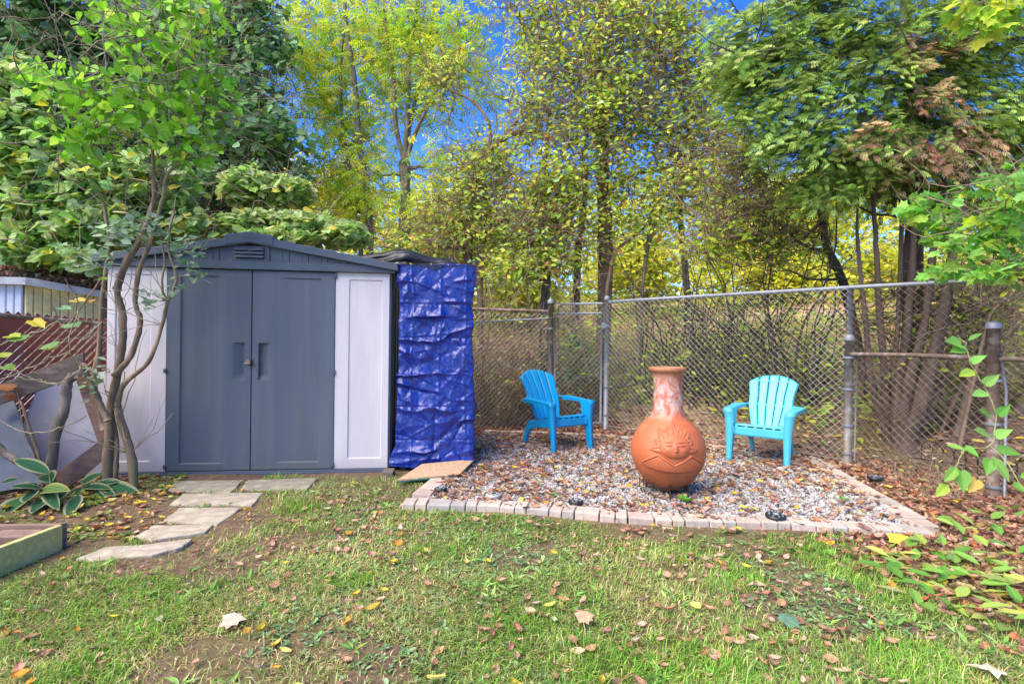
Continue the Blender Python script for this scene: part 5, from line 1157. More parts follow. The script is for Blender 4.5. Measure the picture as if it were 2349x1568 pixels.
tree('grape_vine_bank', 'thick wall of pale grape vine leaves climbing behind the neighbouring roof', 'vine', [(line(7.3, (70, 700), (80, 500), (60, 330)), .04, .02), (line(7.3, (250, 700), (240, 560), (200, 420)), .03, .015)], cl, 6200, .145, VINE, T_GRAPE, 'bark_dark', 'leaf', twigs=150, twig_r=.007, twig_len=1.0, facing=(0, -.55, .7), spread=.65)
cl = [clump(*a) for a in [(600, 510, 70, 30, 7.6, .4), (700, 520, 90, 35, 7.6, .4), (790, 540, 60, 30, 7.6, .4), (640, 545, 120, 22, 7.4, .4), (520, 520, 40, 30, 7.4, .3), (430, 520, 50, 45, 7.2, .3), (660, 440, 60, 40, 7.9, .4), (570, 430, 60, 50, 7.9, .4)]]
tree('creeper_vine', 'pale creeper leaves mounding up directly above the shed ridge', 'vine', [(line(7.7, (650, 640), (660, 540)), .03, .02)], cl, 3800, .125, [((.40, .54, .20), 4), ((.50, .62, .26), 3), ((.28, .46, .10), 3), ((.64, .62, .12), .9)], T_GRAPE, 'bark_grey', 'leaf', twigs=120, twig_r=.006, facing=(0, -.4, .8), spread=.4)

LOC = [((.58, .76, .05), 4), ((.74, .80, .06), 3), ((.38, .66, .05), 3), ((.78, .64, .04), 1.5), ((.20, .40, .05), .7)]
cl = [clump(*a) for a in [(690, 60, 60, 90, 11, .8), (720, 160, 60, 90, 11, .8), (760, 250, 60, 90, 11, .8), (780, 60, 80, 90, 11.3, .8), (860, 150, 60, 110, 11, .8), (820, 330, 80, 80, 11, .8), (745, 380, 60, 60, 10.8, .7), (790, 460, 80, 60, 10.6, .7)]]
tree('locust_tree', 'slim yellow-green locust nearest the dark maple, trunk leaning over the shed roof', 'locust tree', [(line(10.5, (850, 690), (848, 540), (838, 420), (822, 300), (812, 180), (795, 60), (785, -60)), .085, .03), (line(10.7, (845, 690), (820, 480), (790, 330), (782, 180), (790, 60)), .05, .02)], cl, 2700, .27, LOC, T_COMP, 'bark_grey', 'leaf', twigs=150, twig_r=.007, clusters=150, crad=.30, droop=.7, spread=.7, group=None, limbx=3)
cl = [clump(*a) for a in [(880, 60, 80, 90, 10.5, .8), (960, 90, 80, 100, 10.4, .8), (1010, 40, 70, 60, 10.4, .7), (900, 230, 70, 90, 10.4, .7), (985, 220, 55, 70, 10.4, .7), (860, 400, 60, 60, 10.2, .6), (1000, 380, 55, 50, 10.2, .6), (940, 500, 90, 50, 9.8, .6), (1020, 150, 50, 50, 10.2, .6), (1075, 90, 60, 80, 10.2, .6), (1120, 190, 50, 60, 10.2, .6)]]
tree('locust_tree', 'locust with a straight trunk forking into a narrow vase above the tarp', 'locust tree', [(line(10.2, (928, 690), (928, 560), (930, 460), (927, 370)), .13, .10), ([W(927, 370, 10.2), W(908, 290, 10.2), W(902, 180, 10.2), W(885, 60, 10.2), (W(875, -60, 10.2))], .055, .02), ([W(928, 370, 10.2), W(935, 270, 10.2), W(940, 130, 10.2), W(962, -20, 10.3)], .06, .03), ([W(930, 375, 10.2), W(955, 300, 10.1), W(1000, 210, 10.1), W(1040, 130, 10.1)], .045, .015), ([W(929, 372, 10.2), W(948, 250, 10.3), W(985, 90, 10.4), W(1000, -40, 10.4)], .04, .015)], cl, 2700, .25, LOC, T_COMP, 'bark_grey', 'leaf', twigs=230, twig_r=.007, clusters=170, crad=.28, droop=.7, spread=.7)

TANG = [((.46, .66, .08), 4), ((.60, .74, .10), 3.5), ((.76, .76, .08), 2.5), ((.28, .46, .09), 2), ((.48, .60, .30), 1.5), ((.70, .34, .09), .5), ((.40, .17, .08), .5)]
cl = [clump(*a) for a in [(1010, 190, 40, 50, 9.2, .5), (1110, 370, 80, 50, 9, .6), (1100, 420, 90, 60, 9, .6), (1060, 500, 100, 60, 9, .6), (1210, 270, 60, 60, 9, .6), (1140, 520, 90, 50, 8.8, .5), (980, 560, 110, 40, 8.8, .5), (1225, 90, 40, 70, 9.4, .5)]]
tree('arching_tree', 'crooked trunk arching over the tarp under a mat of dead vines', 'tree', [(line(9, (1075, 700), (1072, 600), (1080, 470), (1108, 370), (1165, 310), (1230, 300)), .10, .045), (line(9, (1108, 700), (1100, 620), (1092, 560)), .06, .05), ([W(1125, 345, 9), W(1120, 280, 9), W(1080, 230, 9), W(1010, 190, 9), W(960, 90, 9)], .035, .012), ([W(1160, 310, 9), W(1215, 230, 9), W(1230, 120, 9), W(1245, 0, 9)], .035, .02)], cl, 5600, .10, TANG, T_OVAL, 'bark_brown', 'leaf', tmat='bark_brown', twigs=520, twig_r=.0065, twig_len=1.1, clusters=200, crad=.2, limbx=6, wander=.45, vines=120, subk=7)
cl = [clump(*a) for a in [(1290, 150, 110, 110, 8.8, .7), (1390, 100, 130, 110, 8.8, .7), (1340, 280, 130, 90, 8.7, .7), (1420, 220, 110, 90, 8.7, .7), (1270, 400, 90, 70, 8.6, .6), (1400, 400, 110, 70, 8.6, .6), (1230, 510, 80, 60, 8.6, .5), (1330, 530, 100, 60, 8.6, .5), (1250, 20, 120, 50, 9, .6), (1400, 0, 140, 60, 9, .6)]]
tree('vine_draped_tree', 'thick straight trunk draped with vines rising behind the gate', 'tree', [(line(9.2, (1385, 720), (1388, 560), (1383, 420), (1385, 290), (1375, 120), (1390, -60)), .14, .07), (line(9.4, (1318, 720), (1325, 600), (1338, 480), (1345, 380)), .075, .05), ([W(1386, 450, 9.2), W(1450, 400, 9.0), W(1540, 380, 9.0), W(1600, 300, 9.0)], .04, .015), ([W(1386, 330, 9.2), W(1330, 240, 9.2), W(1290, 120, 9.2), W(1270, -20, 9.2)], .045, .02), (line(8.6, (1370, 720), (1400, 620), (1450, 545), (1550, 480), (1650, 465)), .035, .018)], cl, 9000, .10, TANG, T_OVAL, 'bark_brown', 'leaf', tmat='bark_brown', twigs=750, twig_r=.0065, twig_len=1.1, clusters=330, crad=.2, limbx=6, wander=.45, vines=170, subk=7)
tree('slender_tree', 'slender leaning trunks with patchy leaves above the left chair', 'tree', [(line(8.8, (1245, 760), (1255, 640), (1262, 500), (1250, 380), (1262, 250)), .06, .03), (line(8.7, (1218, 760), (1250, 650), (1272, 580)), .05, .04)], [clump(1250, 470, 60, 60, 8.8, .4), clump(1200, 560, 70, 40, 8.6, .4), clump(1260, 590, 70, 40, 8.5, .4), clump(1180, 620, 80, 35, 8.3, .4)], 3000, .10, TANG, T_OVAL, 'bark_grey', 'leaf', twigs=260, twig_r=.006, clusters=160, crad=.14, wander=.4, vines=50)
cl = [clump(*a) for a in [(1520, 60, 110, 90, 8.6, .7), (1560, 180, 120, 90, 8.6, .7), (1500, 300, 110, 80, 8.6, .6), (1620, 300, 110, 80, 8.4, .6), (1580, 420, 110, 60, 8.4, .6), (1480, 500, 90, 60, 8.4, .5), (1650, 160, 80, 80, 8.6, .6)]]
tree('scrub_tree', 'tangled scrubby tree full of bare twigs left of the cedar', 'tree', [(line(8.9, (1600, 740), (1570, 600), (1560, 450), (1580, 300), (1550, 150), (1580, -50)), .06, .025), (line(8.5, (1460, 740), (1480, 600), (1520, 480), (1600, 380), (1640, 240)), .04, .02)], cl, 7500, .10, TANG, T_OVAL, 'bark_grey', 'leaf', tmat='bark_brown', twigs=800, twig_r=.006, twig_len=.9, clusters=300, crad=.2, limbx=6, wander=.5, subk=7)
# bare spreading tree
BARE = [((.42, .58, .05), 4), ((.56, .64, .06), 3), ((.28, .46, .05), 2)]
bt_ = [(line(6.9, (2010, 1000), (1985, 860), (1955, 740), (1935, 650), (1895, 560), (1885, 480), (1875, 400), (1880, 300)), .075, .03), ([W(1890, 500, 6.9), W(1850, 540, 6.8), W(1790, 560, 6.7), W(1700, 545, 6.7), W(1640, 560, 6.6)], .026, .008), ([W(1888, 470, 6.9), W(1820, 440, 6.8), W(1760, 400, 6.8), W(1720, 380, 6.8)], .022, .006), ([W(1885, 450, 6.9), W(1910, 410, 6.8), W(1950, 380, 6.8)], .015, .006), ([W(1900, 580, 6.9), W(1840, 560, 6.7), W(1780, 500, 6.7), W(1740, 420, 6.7)], .024, .006), ([W(1930, 640, 6.9), W(1860, 640, 6.7), W(1800, 620, 6.6), W(1720, 640, 6.6)], .018, .006)]
cl = [clump(*a) for a in [(1720, 480, 120, 80, 6.8, .6), (1800, 560, 110, 60, 6.8, .5), (1700, 380, 110, 70, 6.8, .5), (1640, 560, 100, 60, 6.8, .5)]]
tree('hawthorn_tree', 'dark leaning hawthorn with nearly bare spreading branches', 'hawthorn', bt_, cl, 1700, .09, BARE, T_OVAL, 'bark_dark', 'leaf', limbx=4, tmat='bark_brown', twigs=600, twig_r=.006, twig_len=.8, wander=.38, subk=7)

# multi-stemmed clump behind the fence post
ms_ = []
for (x0, x1, x2, y2, Yd, r) in [(2050, 2062, 2100, 480, 5.9, .062), (2062, 2085, 2150, 500, 5.8, .065), (2035, 2030, 2010, 560, 6.0, .050), (2075, 2125, 2190, 560, 5.7, .085), (2090, 2160, 2270, 620, 5.8, .035), (2045, 2000, 1975, 640, 5.9, .042), (2080, 2100, 2115, 440, 6.1, .05), (2060, 2048, 2070, 500, 6.0, .04)]:
    ms_.append((line(Yd, (x0, 1030), (x1, 880), ((x1 * .45 + x2 * .55), 740), (x2, y2), (x2 + (x2 - x1) * .35, y2 - 130), (x2 + (x2 - x1) * .4 + 12, y2 - 260)), r, r * .22))
tree('multi_stemmed_tree', 'clump of thick brown stems rising together behind the leaning fence post', 'tree clump', ms_, [clump(2060, 860, 90, 120, 6.1, .25), clump(2120, 720, 120, 90, 6.1, .3)], 300, .08, BARE, T_OVAL, 'bark_stem', 'leaf', tmat='bark_stem', twigs=150, twig_r=.006, twig_len=.7, limbs=False, wander=.3, clusters=40, crad=.12)
tree('slanting_tree', 'thin dark trunks slanting across the far right above the capped post', 'tree', [(line(5.9, (2190, 980), (2250, 800), (2330, 700), (2420, 560)), .035, .022), (line(6.0, (2150, 1000), (2230, 850), (2400, 690)), .022, .015), (line(6.2, (2330, 960), (2390, 800), (2430, 640)), .05, .04), (line(5.6, (2200, 900), (2260, 760), (2290, 700), (2380, 640)), .018, .010)], [clump(2270, 780, 90, 120, 5.9, .5), clump(2230, 690, 110, 60, 5.9, .4)], 500, .075, BARE, T_OVAL, 'bark_brown', 'leaf', twigs=420, twig_r=.005, twig_len=.8, limbs=False, wander=.35, clusters=70, crad=.14)

# cedar: flat drooping sprays, some of them dead and rusty
CED = [((.26, .40, .06), 4), ((.36, .52, .10), 4), ((.48, .62, .18), 2.4), ((.15, .24, .035), 2.2)]
RUS = [((.46, .25, .13), 3), ((.58, .38, .22), 2), ((.30, .17, .10), 2), ((.56, .48, .22), 2), ((.30, .38, .10), 1.5)]
cg = [clump(*a) for a in [(1780, 130, 120, 60, 5.8, .5), (1900, 60, 150, 80, 5.7, .6), (1820, 240, 130, 60, 5.7, .5), (1960, 190, 130, 90, 5.6, .6), (1850, 330, 110, 55, 5.7, .5), (1980, 330, 100, 70, 5.7, .5), (2080, 90, 150, 100, 5.8, .6), (2240, 120, 150, 100, 5.8, .6), (2320, 260, 110, 90, 5.6, .5), (2120, 260, 120, 90, 6.0, .6), (2230, 360, 120, 70, 6.0, .5), (1740, 190, 90, 40, 5.8, .4), (1920, 420, 80, 50, 5.9, .4), (2060, 400, 130, 60, 6.2, .5), (1880, -20, 170, 50, 5.8, .5), (2250, -10, 190, 60, 5.8, .5), (2180, 470, 110, 45, 6.1, .4), (1690, 160, 60, 35, 5.7, .3), (1700, 60, 70, 40, 5.7, .3), (1730, 250, 70, 30, 5.7, .3), (1860, 430, 60, 40, 5.8, .3)]]
ced = tree('cedar_tree', 'feathery dark cedar with drooping sprays and rust-brown dead patches', 'cedar', [(line(6.4, (2085, 1020), (2095, 800), (2100, 600), (2088, 450), (2085, 250), (2080, 50), (2075, -150)), .085, .05), ([W(2090, 330, 6.4), W(2180, 270, 6.1), W(2300, 260, 5.9), W(2420, 240, 5.8)], .025, .012), ([W(2085, 200, 6.4), W(1980, 180, 6.0), W(1850, 190, 5.7), W(1740, 200, 5.6)], .025, .008), (line(6.2, (2075, 900), (2080, 640), (2088, 500)), .05, .04)], cg, 0, .2, CED, T_FROND, 'bark_dark', 'frond', tmat='bark_dark', twigs=130, twig_r=.007, twig_len=.7)
co = np.array(ced.location)
def sprays(n, clumps, palette, name, base_dir=(-.75, -.35, -.45)):
    P0, _ = in_clumps(n, clumps); per = 10; c_ = np.array(tuple(W(2080, 100, 6.3)))
    out = P0 - c_; out[:, 2] *= .25; out = unit(out); D0 = unit(out * .8 + np.array((0, -.1, -.38)) + .28 * rng.standard_normal((n, 3)))
    t = np.tile(np.linspace(-.5, .5, per), n); Dr = np.repeat(D0, per, 0); N0 = unit(np.array((0, -.35, .9)) + .3 * rng.standard_normal((n, 3))); Nr = np.repeat(N0, per, 0); Sr = unit(np.cross(Nr, Dr))
    Pp = np.repeat(P0, per, 0) + Dr * t[:, None] * .42 + Sr * (rng.standard_normal(n * per) * .05)[:, None] + .015 * rng.standard_normal((n * per, 3)); Pp[:, 2] -= .15 * t * t
    D = unit(Dr + Sr * (rng.choice((-1, 1), n * per) * .45 * (1 - .3 * rng.random(n * per)))[:, None] + np.array((0, 0, -.12))); N = unit(Nr + .18 * rng.standard_normal((n * per, 3)))
    C = np.clip(np.repeat(pal(n, palette, .2), per, 0) * (1 + .12 * rng.standard_normal((n * per, 1))), .003, .8)
    leaves(name, Pp - co, D, N, .118 * rng.uniform(.6, 1.2, n * per), C, T_FROND, MATS['frond'], ced)
sprays(2700, cg, CED, 'crown')
cr_ = [clump(*a) for a in [(2150, 330, 90, 45, 5.5, .25), (2100, 370, 80, 45, 5.5, .25), (2240, 330, 50, 35, 5.5, .2), (2080, 120, 40, 60, 5.4, .25), (2170, 100, 60, 30, 5.4, .25), (2330, 60, 50, 40, 5.4, .2), (2200, 260, 30, 50, 5.4, .2), (2330, 400, 40, 30, 5.5, .2), (1980, 310, 40, 30, 5.4, .2), (2130, 210, 40, 30, 5.3, .2)]]
sprays(150, cr_, RUS, 'dead_sprays')

# maple saplings at the right edge: bright lobed leaves
SAP = [((.20, .48, .08), 4), ((.30, .60, .12), 3), ((.40, .62, .08), 2), ((.55, .66, .06), .8)]
cl = [clump(*a) for a in [(2290, 420, 80, 40, 4.3, .3), (2320, 500, 80, 50, 4.2, .3), (2250, 560, 90, 50, 4.3, .3), (2310, 620, 80, 30, 4.1, .3), (2180, 620, 60, 30, 4.6, .25), (2120, 470, 60, 40, 5.0, .25), (2160, 520, 60, 40, 4.9, .25), (2340, 450, 40, 60, 3.9, .2)]]
tree('maple_sapling', 'young maple with fresh lobed leaves reaching in over the capped post', 'maple sapling', [(line(4.6, (2470, 900), (2430, 740), (2349, 640), (2260, 600), (2200, 560)), .030, .012), ([W(2349, 640, 4.6), W(2290, 560, 4.4), W(2200, 480, 4.6), W(2120, 450, 4.8)], .014, .006)], cl, 460, .115, SAP, T_MAPLE, 'bark_lilac', 'leaf', twigs=70, twig_r=.004, twig_len=.6, droop=.3)
tree('overhanging_maple', 'few yellow-green maple leaves hanging into the top corner above the cedar', 'maple branch', [([Vector((4.6, 3.6, 5.2)), W(2420, -60, 3.6), W(2340, -30, 3.5), W(2240, 10, 3.5)], .014, .004)], [clump(2230, 25, 50, 30, 3.5, .12), clump(2265, 60, 30, 40, 3.45, .1), clump(2320, 10, 50, 20, 3.5, .1), clump(2200, 5, 30, 14, 3.5, .1)], 60, .115, [((.48, .62, .05), 3), ((.35, .58, .05), 2), ((.60, .60, .06), 1)], T_MAPLE, 'bark_lilac', 'leaf', twigs=10, twig_r=.002, twig_len=.3, droop=.9)

# yellow trees beyond the bank, one behind another
FARP = [((.82, .76, .06), 4), ((.66, .70, .06), 4), ((.42, .56, .05), 2), ((.84, .66, .16), 1)]
far = [('distant_tree', 'glowing yellow tree seen through the scrub above the gate', 1480, 620, 16, 130, 70), ('distant_tree', 'yellow-green tree far up the bank behind the clay fire pot', 1650, 600, 18, 130, 80),
       ('distant_tree', 'pale yellow tree showing between the hawthorn branches', 1790, 640, 15, 120, 60), ('distant_tree', 'green-gold tree on the bank behind the clump of stems', 2000, 620, 14, 130, 90),
       ('distant_tree', 'golden tree glimpsed at the far right beyond the capped post', 2260, 640, 13, 120, 90), ('distant_tree', 'small yellow tree low behind the rusty rail of the back fence', 1180, 660, 14, 90, 60),
       ('distant_tree', 'tall lime-green tree crown behind the bare hawthorn', 1850, 480, 15, 160, 80), ('distant_tree', 'loose lime-yellow crown behind the arching trunk', 1060, 560, 15, 150, 70), ('distant_tree', 'yellow-green crown filling the gap left of the locusts', 760, 470, 15, 110, 80)]
for nm, lab, x, y, Yd, rx, ry in far:
    q = W(x, y, Yd); b_ = gpt(x, y + 60, Yd)
    cl = [clump(x + random.uniform(-.6, .6) * rx, y + random.uniform(-.7, .7) * ry, rx * random.uniform(.4, .7), ry * random.uniform(.4, .7), Yd + random.uniform(-.6, .6), .9) for k in range(6)]
    tree(nm, lab, 'tree', [([b_, (b_ + q) / 2 + Vector((random.uniform(-.3, .3), 0, 0)), q], .10, .04)], cl, 4200, .18, FARP, T_OVAL, 'bark_grey', 'leaf', twigs=60, twig_r=.012, twig_len=1.4, clusters=150, crad=.35, group='yellow trees on the bank beyond the fence')
# the hedge that closes the neighbour's side, mostly past the edge of the frame
tree('hedge_tree', 'broad green tree closing the far side of the neighbouring yard', 'tree', [([Vector((-8.6, 9.5, -.05)), Vector((-8.5, 9.5, 2)), Vector((-8.8, 9.6, 4.6))], .16, .06), ([Vector((-11.5, 8.5, -.05)), Vector((-11.6, 8.6, 2)), Vector((-11.3, 8.6, 4.2))], .14, .06)], [(Vector((-8.6, 9.5, 4)), (1.9, 1.5, 2.2)), (Vector((-11, 8.8, 3.6)), (2.2, 1.6, 2.2)), (Vector((-9.5, 9, 1.5)), (3.2, 1.2, 1.5)), (Vector((-13.5, 7.5, 2.4)), (2, 1.6, 2.2))], 9000, .20, DARKM, T_LOBE, 'bark_grey', 'leaf', twigs=60, twig_r=.012, twig_len=1.2, clusters=400, crad=.35)
# the wood behind everything
nw = 28000; x = rng.uniform(-26, 30, nw); y = rng.uniform(22, 30, nw); top = 4.6 + 2.8 * fbm(x * .22, x * 0 + 3, 91) + 1.4 * (fbm(x * .9, y * .3, 92) - .5); z = hgt(x, y) + rng.random(nw) ** .9 * top
D, N = leaf_dirs(nw, .3, (0, -.5, .7), .6); tag(leaves('distant_wood', np.stack([x, y, z], -1), D, N, .34 * rng.uniform(.6, 1.3, nw), pal(nw, FARP + [((.20, .30, .04), 3)]), T_OVAL, MATS['leaf']), 'sunlit yellow-green wood beyond the top of the bank', 'wood', kind='stuff')
# undergrowth saplings and brush behind the fence: thin bare shoots
def brush(name, label, cat, spots, n, L, mat='bark_brown', leaves_n=0, palette=BARE, lsz=.07, lean=0, r=.006, up=.05, wander=.22):
    p0 = spots[0]; b_ = gpt(p0[0], p0[1], p0[2]); root = empty(name, b_, 0, label, cat); off = np.array(b_); mb = MB(); tips = []
    for k in range(n):
        s = random.choice(spots); g = gpt(s[0] + random.uniform(-s[3], s[3]), s[1], s[2] + random.uniform(-.4, .4)); P = walk(tuple(g), (random.uniform(-.7, .7) + lean, random.uniform(-.3, .3), 1.0), L * random.uniform(.4, 1.2), 9, wander, up)
        rr_ = r * random.uniform(.4, 1.7); mb.tube(P - off, np.linspace(rr_, rr_ * .35, len(P)), 5, False); tips.append(P)
        for q in range(3):
            j = random.randint(2, 8); P2 = walk(P[j], P[j] - P[j - 1] + .9 * rng.standard_normal(3), L * random.uniform(.15, .45), 5, .3, .0); mb.tube(P2 - off, np.linspace(rr_ * .5, rr_ * .2, len(P2)), 4, False); tips.append(P2)
    mb.build('branches', MATS[mat], root, smooth=True)
    if leaves_n:
        Q = np.concatenate(tips); i = rng.integers(0, len(Q), leaves_n); P = Q[i] + .04 * rng.standard_normal((leaves_n, 3)); D, N = leaf_dirs(leaves_n, .2, (0, -.3, .9), .5); leaves('foliage', P - off, D, N, lsz * rng.uniform(.6, 1.3, leaves_n), pal(leaves_n, palette), T_OVAL, MATS['leaf'], root)
    return root
brush('bramble_thicket', 'brown thicket of dead stems packed behind the fence left of the gate', 'thicket', [(1110, 960, 7.9, 50), (1180, 960, 8.0, 50), (1150, 950, 8.4, 80)], 170, 2.3, 'twig', leaves_n=1600, palette=[((.34, .22, .13), 4), ((.48, .34, .2), 2), ((.40, .52, .08), 3)], lsz=.07, r=.007)
brush('bramble_thicket', 'thicket of thin bare shoots behind the gate mesh', 'thicket', [(1300, 950, 8.2, 60), (1380, 930, 8.6, 60)], 90, 2.2, 'twig', leaves_n=900, r=.007)
brush('sapling_thicket', 'spray of dark saplings fanning out behind the chiminea', 'thicket', [(1540, 880, 8.6, 60), (1620, 880, 8.2, 50)], 60, 2.6, 'bark_dark', leaves_n=1300, r=.013)
brush('sapling_thicket', 'dark slanting saplings on the bank behind the turquoise chair', 'thicket', [(1720, 900, 7.6, 70), (1820, 930, 7.4, 60)], 60, 2.6, 'bark_dark', leaves_n=1300, r=.012, lean=.1)
brush('twig_thicket', 'dense brown twigs crowding behind the low rusty fence', 'thicket', [(2230, 980, 6.8, 90), (2320, 960, 6.4, 60), (2280, 930, 7.2, 90)], 90, 1.9, 'twig', leaves_n=700, r=.005, wander=.32)
brush('dry_vine', 'pale dry vine stems sprouting at the foot of the low fence', 'dry vine', [(2120, 1110, 4.75, 70), (2180, 1130, 4.5, 50)], 34, .55, 'bark_light', 30, [((.45, .45, .10), 1)], .05, 0, .003, .0, .3)

# green shrub showing through the gate
cl = [clump(1340, 840, 50, 35, 8.0, .3), clump(1310, 870, 40, 30, 8.0, .25), clump(1330, 790, 35, 35, 8.1, .25)]
tree('evergreen_shrub', 'small oval leaved evergreen shrub growing behind the gate', 'shrub', [(line(8.1, (1330, 960), (1335, 900), (1330, 850)), .02, .01)], cl, 520, .085, [((.13, .25, .08), 3), ((.20, .33, .12), 2), ((.08, .16, .05), 2)], T_OVAL, 'bark_grey', 'leaf_glossy', twigs=50, twig_r=.004, twig_len=.4, droop=-.1)

# ------------------------------------------------------------------ hostas: big variegated leaves, each a part
def hosta_mesh(cc, ce, nu=9, nv=5, curve=.25):
    me = bpy.data.meshes.new('leaf'); V = []; C = []; F = []
    for i in range(nu + 1):
        t = i / nu; w = .33 * math.sin(math.pi * min(1, t * .97 + .03)) ** .7 * (1 - .25 * t)
        for j in range(-nv, nv + 1):
            s = j / nv; V.append((t, w * s, curve * .4 * abs(s) * w * 2 - curve * t * t * .6 + .012 * math.sin(s * 9) )); e = max(0, (abs(s) - .70) / .12); e = max(e, (t - .90) / .06); e = min(1, max(0, e)); C.append((*(cc[k] * (1 - e) + ce[k] * e for k in range(3)), 1))
    W_ = 2 * nv + 1
    for i in range(nu):
        for j in range(W_ - 1): F.append((i * W_ + j, i * W_ + j + 1, (i + 1) * W_ + j + 1, (i + 1) * W_ + j))
    me.from_pydata(V, [], F); a = me.color_attributes.new('Col', 'FLOAT_COLOR', 'POINT'); a.data.foreach_set('color', np.array(C, np.float32).ravel()); me.materials.append(MATS['hosta_leaf']); me.polygons.foreach_set('use_smooth', [True] * len(F)); me.update(); return me
HM = [hosta_mesh((.055, .20, .085), (.62, .62, .36)), hosta_mesh((.075, .24, .09), (.58, .60, .32), curve=.45), hosta_mesh((.20, .36, .10), (.62, .60, .20), curve=.3), hosta_mesh((.045, .17, .08), (.60, .62, .42), curve=.1)]
def hosta(cx, cy, Yd, label, spec):
    g = G(cx, cy); root = empty('hosta', (g.x, g.y, 0), 0, label, 'hosta', 'hostas beside the raised bed')
    for i, (px_b, py_b, px_t, py_t, wd, mi, dy) in enumerate(spec):
        a = W(px_b, py_b, g.y); b2 = W(px_t, py_t, g.y + dy); a = a - Vector(root.location); b2 = b2 - Vector(root.location)
        d = (b2 - a); L = d.length; d.normalize(); up_ = Vector((0, -.55, .85)); s = up_.cross(d).normalized(); nn = d.cross(s)
        o = bpy.data.objects.new('leaf', HM[mi]); col.objects.link(o); o.parent = root; mt = Matrix((d, s, nn)).transposed().to_4x4(); o.matrix_local = Matrix.Translation(a) @ mt @ Matrix.Diagonal((L, wd * g.y / FOC / .62, L, 1))
        st_ = MB(); st_.tube([(0, 0, 0), (a * .5 + Vector((0, 0, .02))), a], [.006, .005, .004], 5); st_.build('leaf_stalk', MATS['plank_green'], root, smooth=True)
hosta(120, 1160, 4, 'cream edged hosta with upright leaves at the corner of the raised bed', [
 (112, 1085, 28, 1045, 34, 0, -.02), (85, 1110, 25, 1115, 26, 3, -.1), (118, 1105, 96, 1075, 40, 1, .1), (40, 1098, 0, 1104, 20, 0, -.05), (95, 1120, 30, 1108, 30, 0, -.15), (90, 1130, 145, 1110, 34, 2, -.16), (78, 1125, 55, 1148, 36, 3, -.2), (65, 1140, -8, 1175, 56, 1, -.25), (115, 1135, 70, 1172, 42, 3, -.25), (150, 1122, 120, 1150, 36, 3, -.12), (178, 1135, 155, 1182, 38, 3, -.22), (105, 1125, 128, 1158, 30, 0, -.2), (150, 1200, 170, 1240, 32, 0, -.2)])
hosta(215, 1130, 4, 'low spreading hosta with pointed leaves at the foot of the lilac', [
 (185, 1110, 232, 1080, 30, 0, .05), (215, 1110, 275, 1100, 24, 3, .0), (225, 1112, 322, 1128, 40, 0, -.08), (190, 1118, 250, 1112, 22, 0, -.1), (210, 1120, 262, 1132, 26, 3, -.14), (200, 1122, 240, 1140, 20, 3, -.18), (190, 1120, 160, 1128, 22, 3, -.1), (185, 1105, 215, 1095, 22, 1, .1)])

# ------------------------------------------------------------------ raised bed
rb = empty('raised_bed', G(70, 1262), 0, 'raised bed of greenish weathered boards, cut off by the frame', 'raised bed')
def plank3(name, a, b2, h, th_, mat, par):
    a, b2 = inv(par, a), inv(par, b2); d = (b2 - a); d.z = 0; d.normalize(); nn = Vector((-d.y, d.x, 0)) * th_
    V = [a, b2, b2 + nn, a + nn]; V = V + [v + Vector((0, 0, h)) for v in V]; mb = MB(); mb.add(V, [(3, 2, 1, 0), (4, 5, 6, 7), (0, 1, 5, 4), (1, 2, 6, 5), (2, 3, 7, 6), (3, 0, 4, 7)]); return mb.build(name, MATS[mat], par, bevel=.003)
c1_ = G(143, 1262, 0); f0 = G(0, 1322, 0); f0 = f0 + (f0 - c1_) * .8
plank3('board', f0, c1_, .15, .035, 'plank_green', rb)
bk1 = G(138, 1203, .14); bk1.z = 0; bk0 = G(-80, 1206, .14); bk0.z = 0
plank3('board', bk0, bk1, .14, .035, 'plank_red', rb)
plank3('board', Vector((c1_.x - .005, c1_.y + .038, 0)), Vector((bk1.x + .01, bk1.y + .03, 0)), .15, .03, 'plank_old', rb)
mb = MB(); V = [inv(rb, Vector((p.x, p.y, .07))) for p in (f0, c1_, bk1, bk0)]; mb.add(V, [(0, 1, 2, 3)]); mb.build('bed_soil', MATS['soil'], rb)
bq = G(78, 1216, .12); mb = MB(); mb.box(-.10, .10, -.05, .05, 0, .06); o = mb.build('brick', MATS['brick_red'], bevel=.004); o.location = (bq.x - .05, bq.y - .05, .065); o.rotation_euler = (.1, .05, .2); tag(o, 'weathered brick lying inside the raised bed', 'brick')

# ------------------------------------------------------------------ lily of the valley clump by the lawn edge, yellowing
LV = [((.14, .34, .05), 3), ((.22, .42, .07), 3), ((.34, .48, .09), 3), ((.50, .55, .12), 2)]
LVm = T_OVAL
spots_l = [(2035, 1335), (2075, 1350), (2110, 1400), (2150, 1345), (2190, 1330), (2125, 1275), (2080, 1290), (2165, 1275), (2215, 1250), (2245, 1225), (2300, 1250), (2330, 1290), (2270, 1290), (2235, 1360), (2290, 1350), (2330, 1360), (2270, 1420), (2310, 1440), (2345, 1400), (2190, 1390), (2230, 1430), (2050, 1300), (2150, 1215), (2200, 1225), (2345, 1220), (2320, 1190), (2270, 1195), (2260, 1320), (2180, 1300), (2340, 1330), (2100, 1320), (2140, 1380), (2210, 1300)]
LN = [random.choice((2, 3, 3)) for _ in spots_l]; LK = [random.choice((0, 0, 1, 1, 2, 3)) for _ in spots_l]
lcols = [tuple(np.array(LV[k][0]) * random.uniform(.88, 1.12)) for k in LK]
rows_ = [(1180, 1232, 'in the row before the capped post'), (1232, 1296, 'in the rear row'), (1296, 1345, 'in the middle row'), (1345, 1385, 'in the next nearer row'), (1385, 1450, 'in the nearest row')]
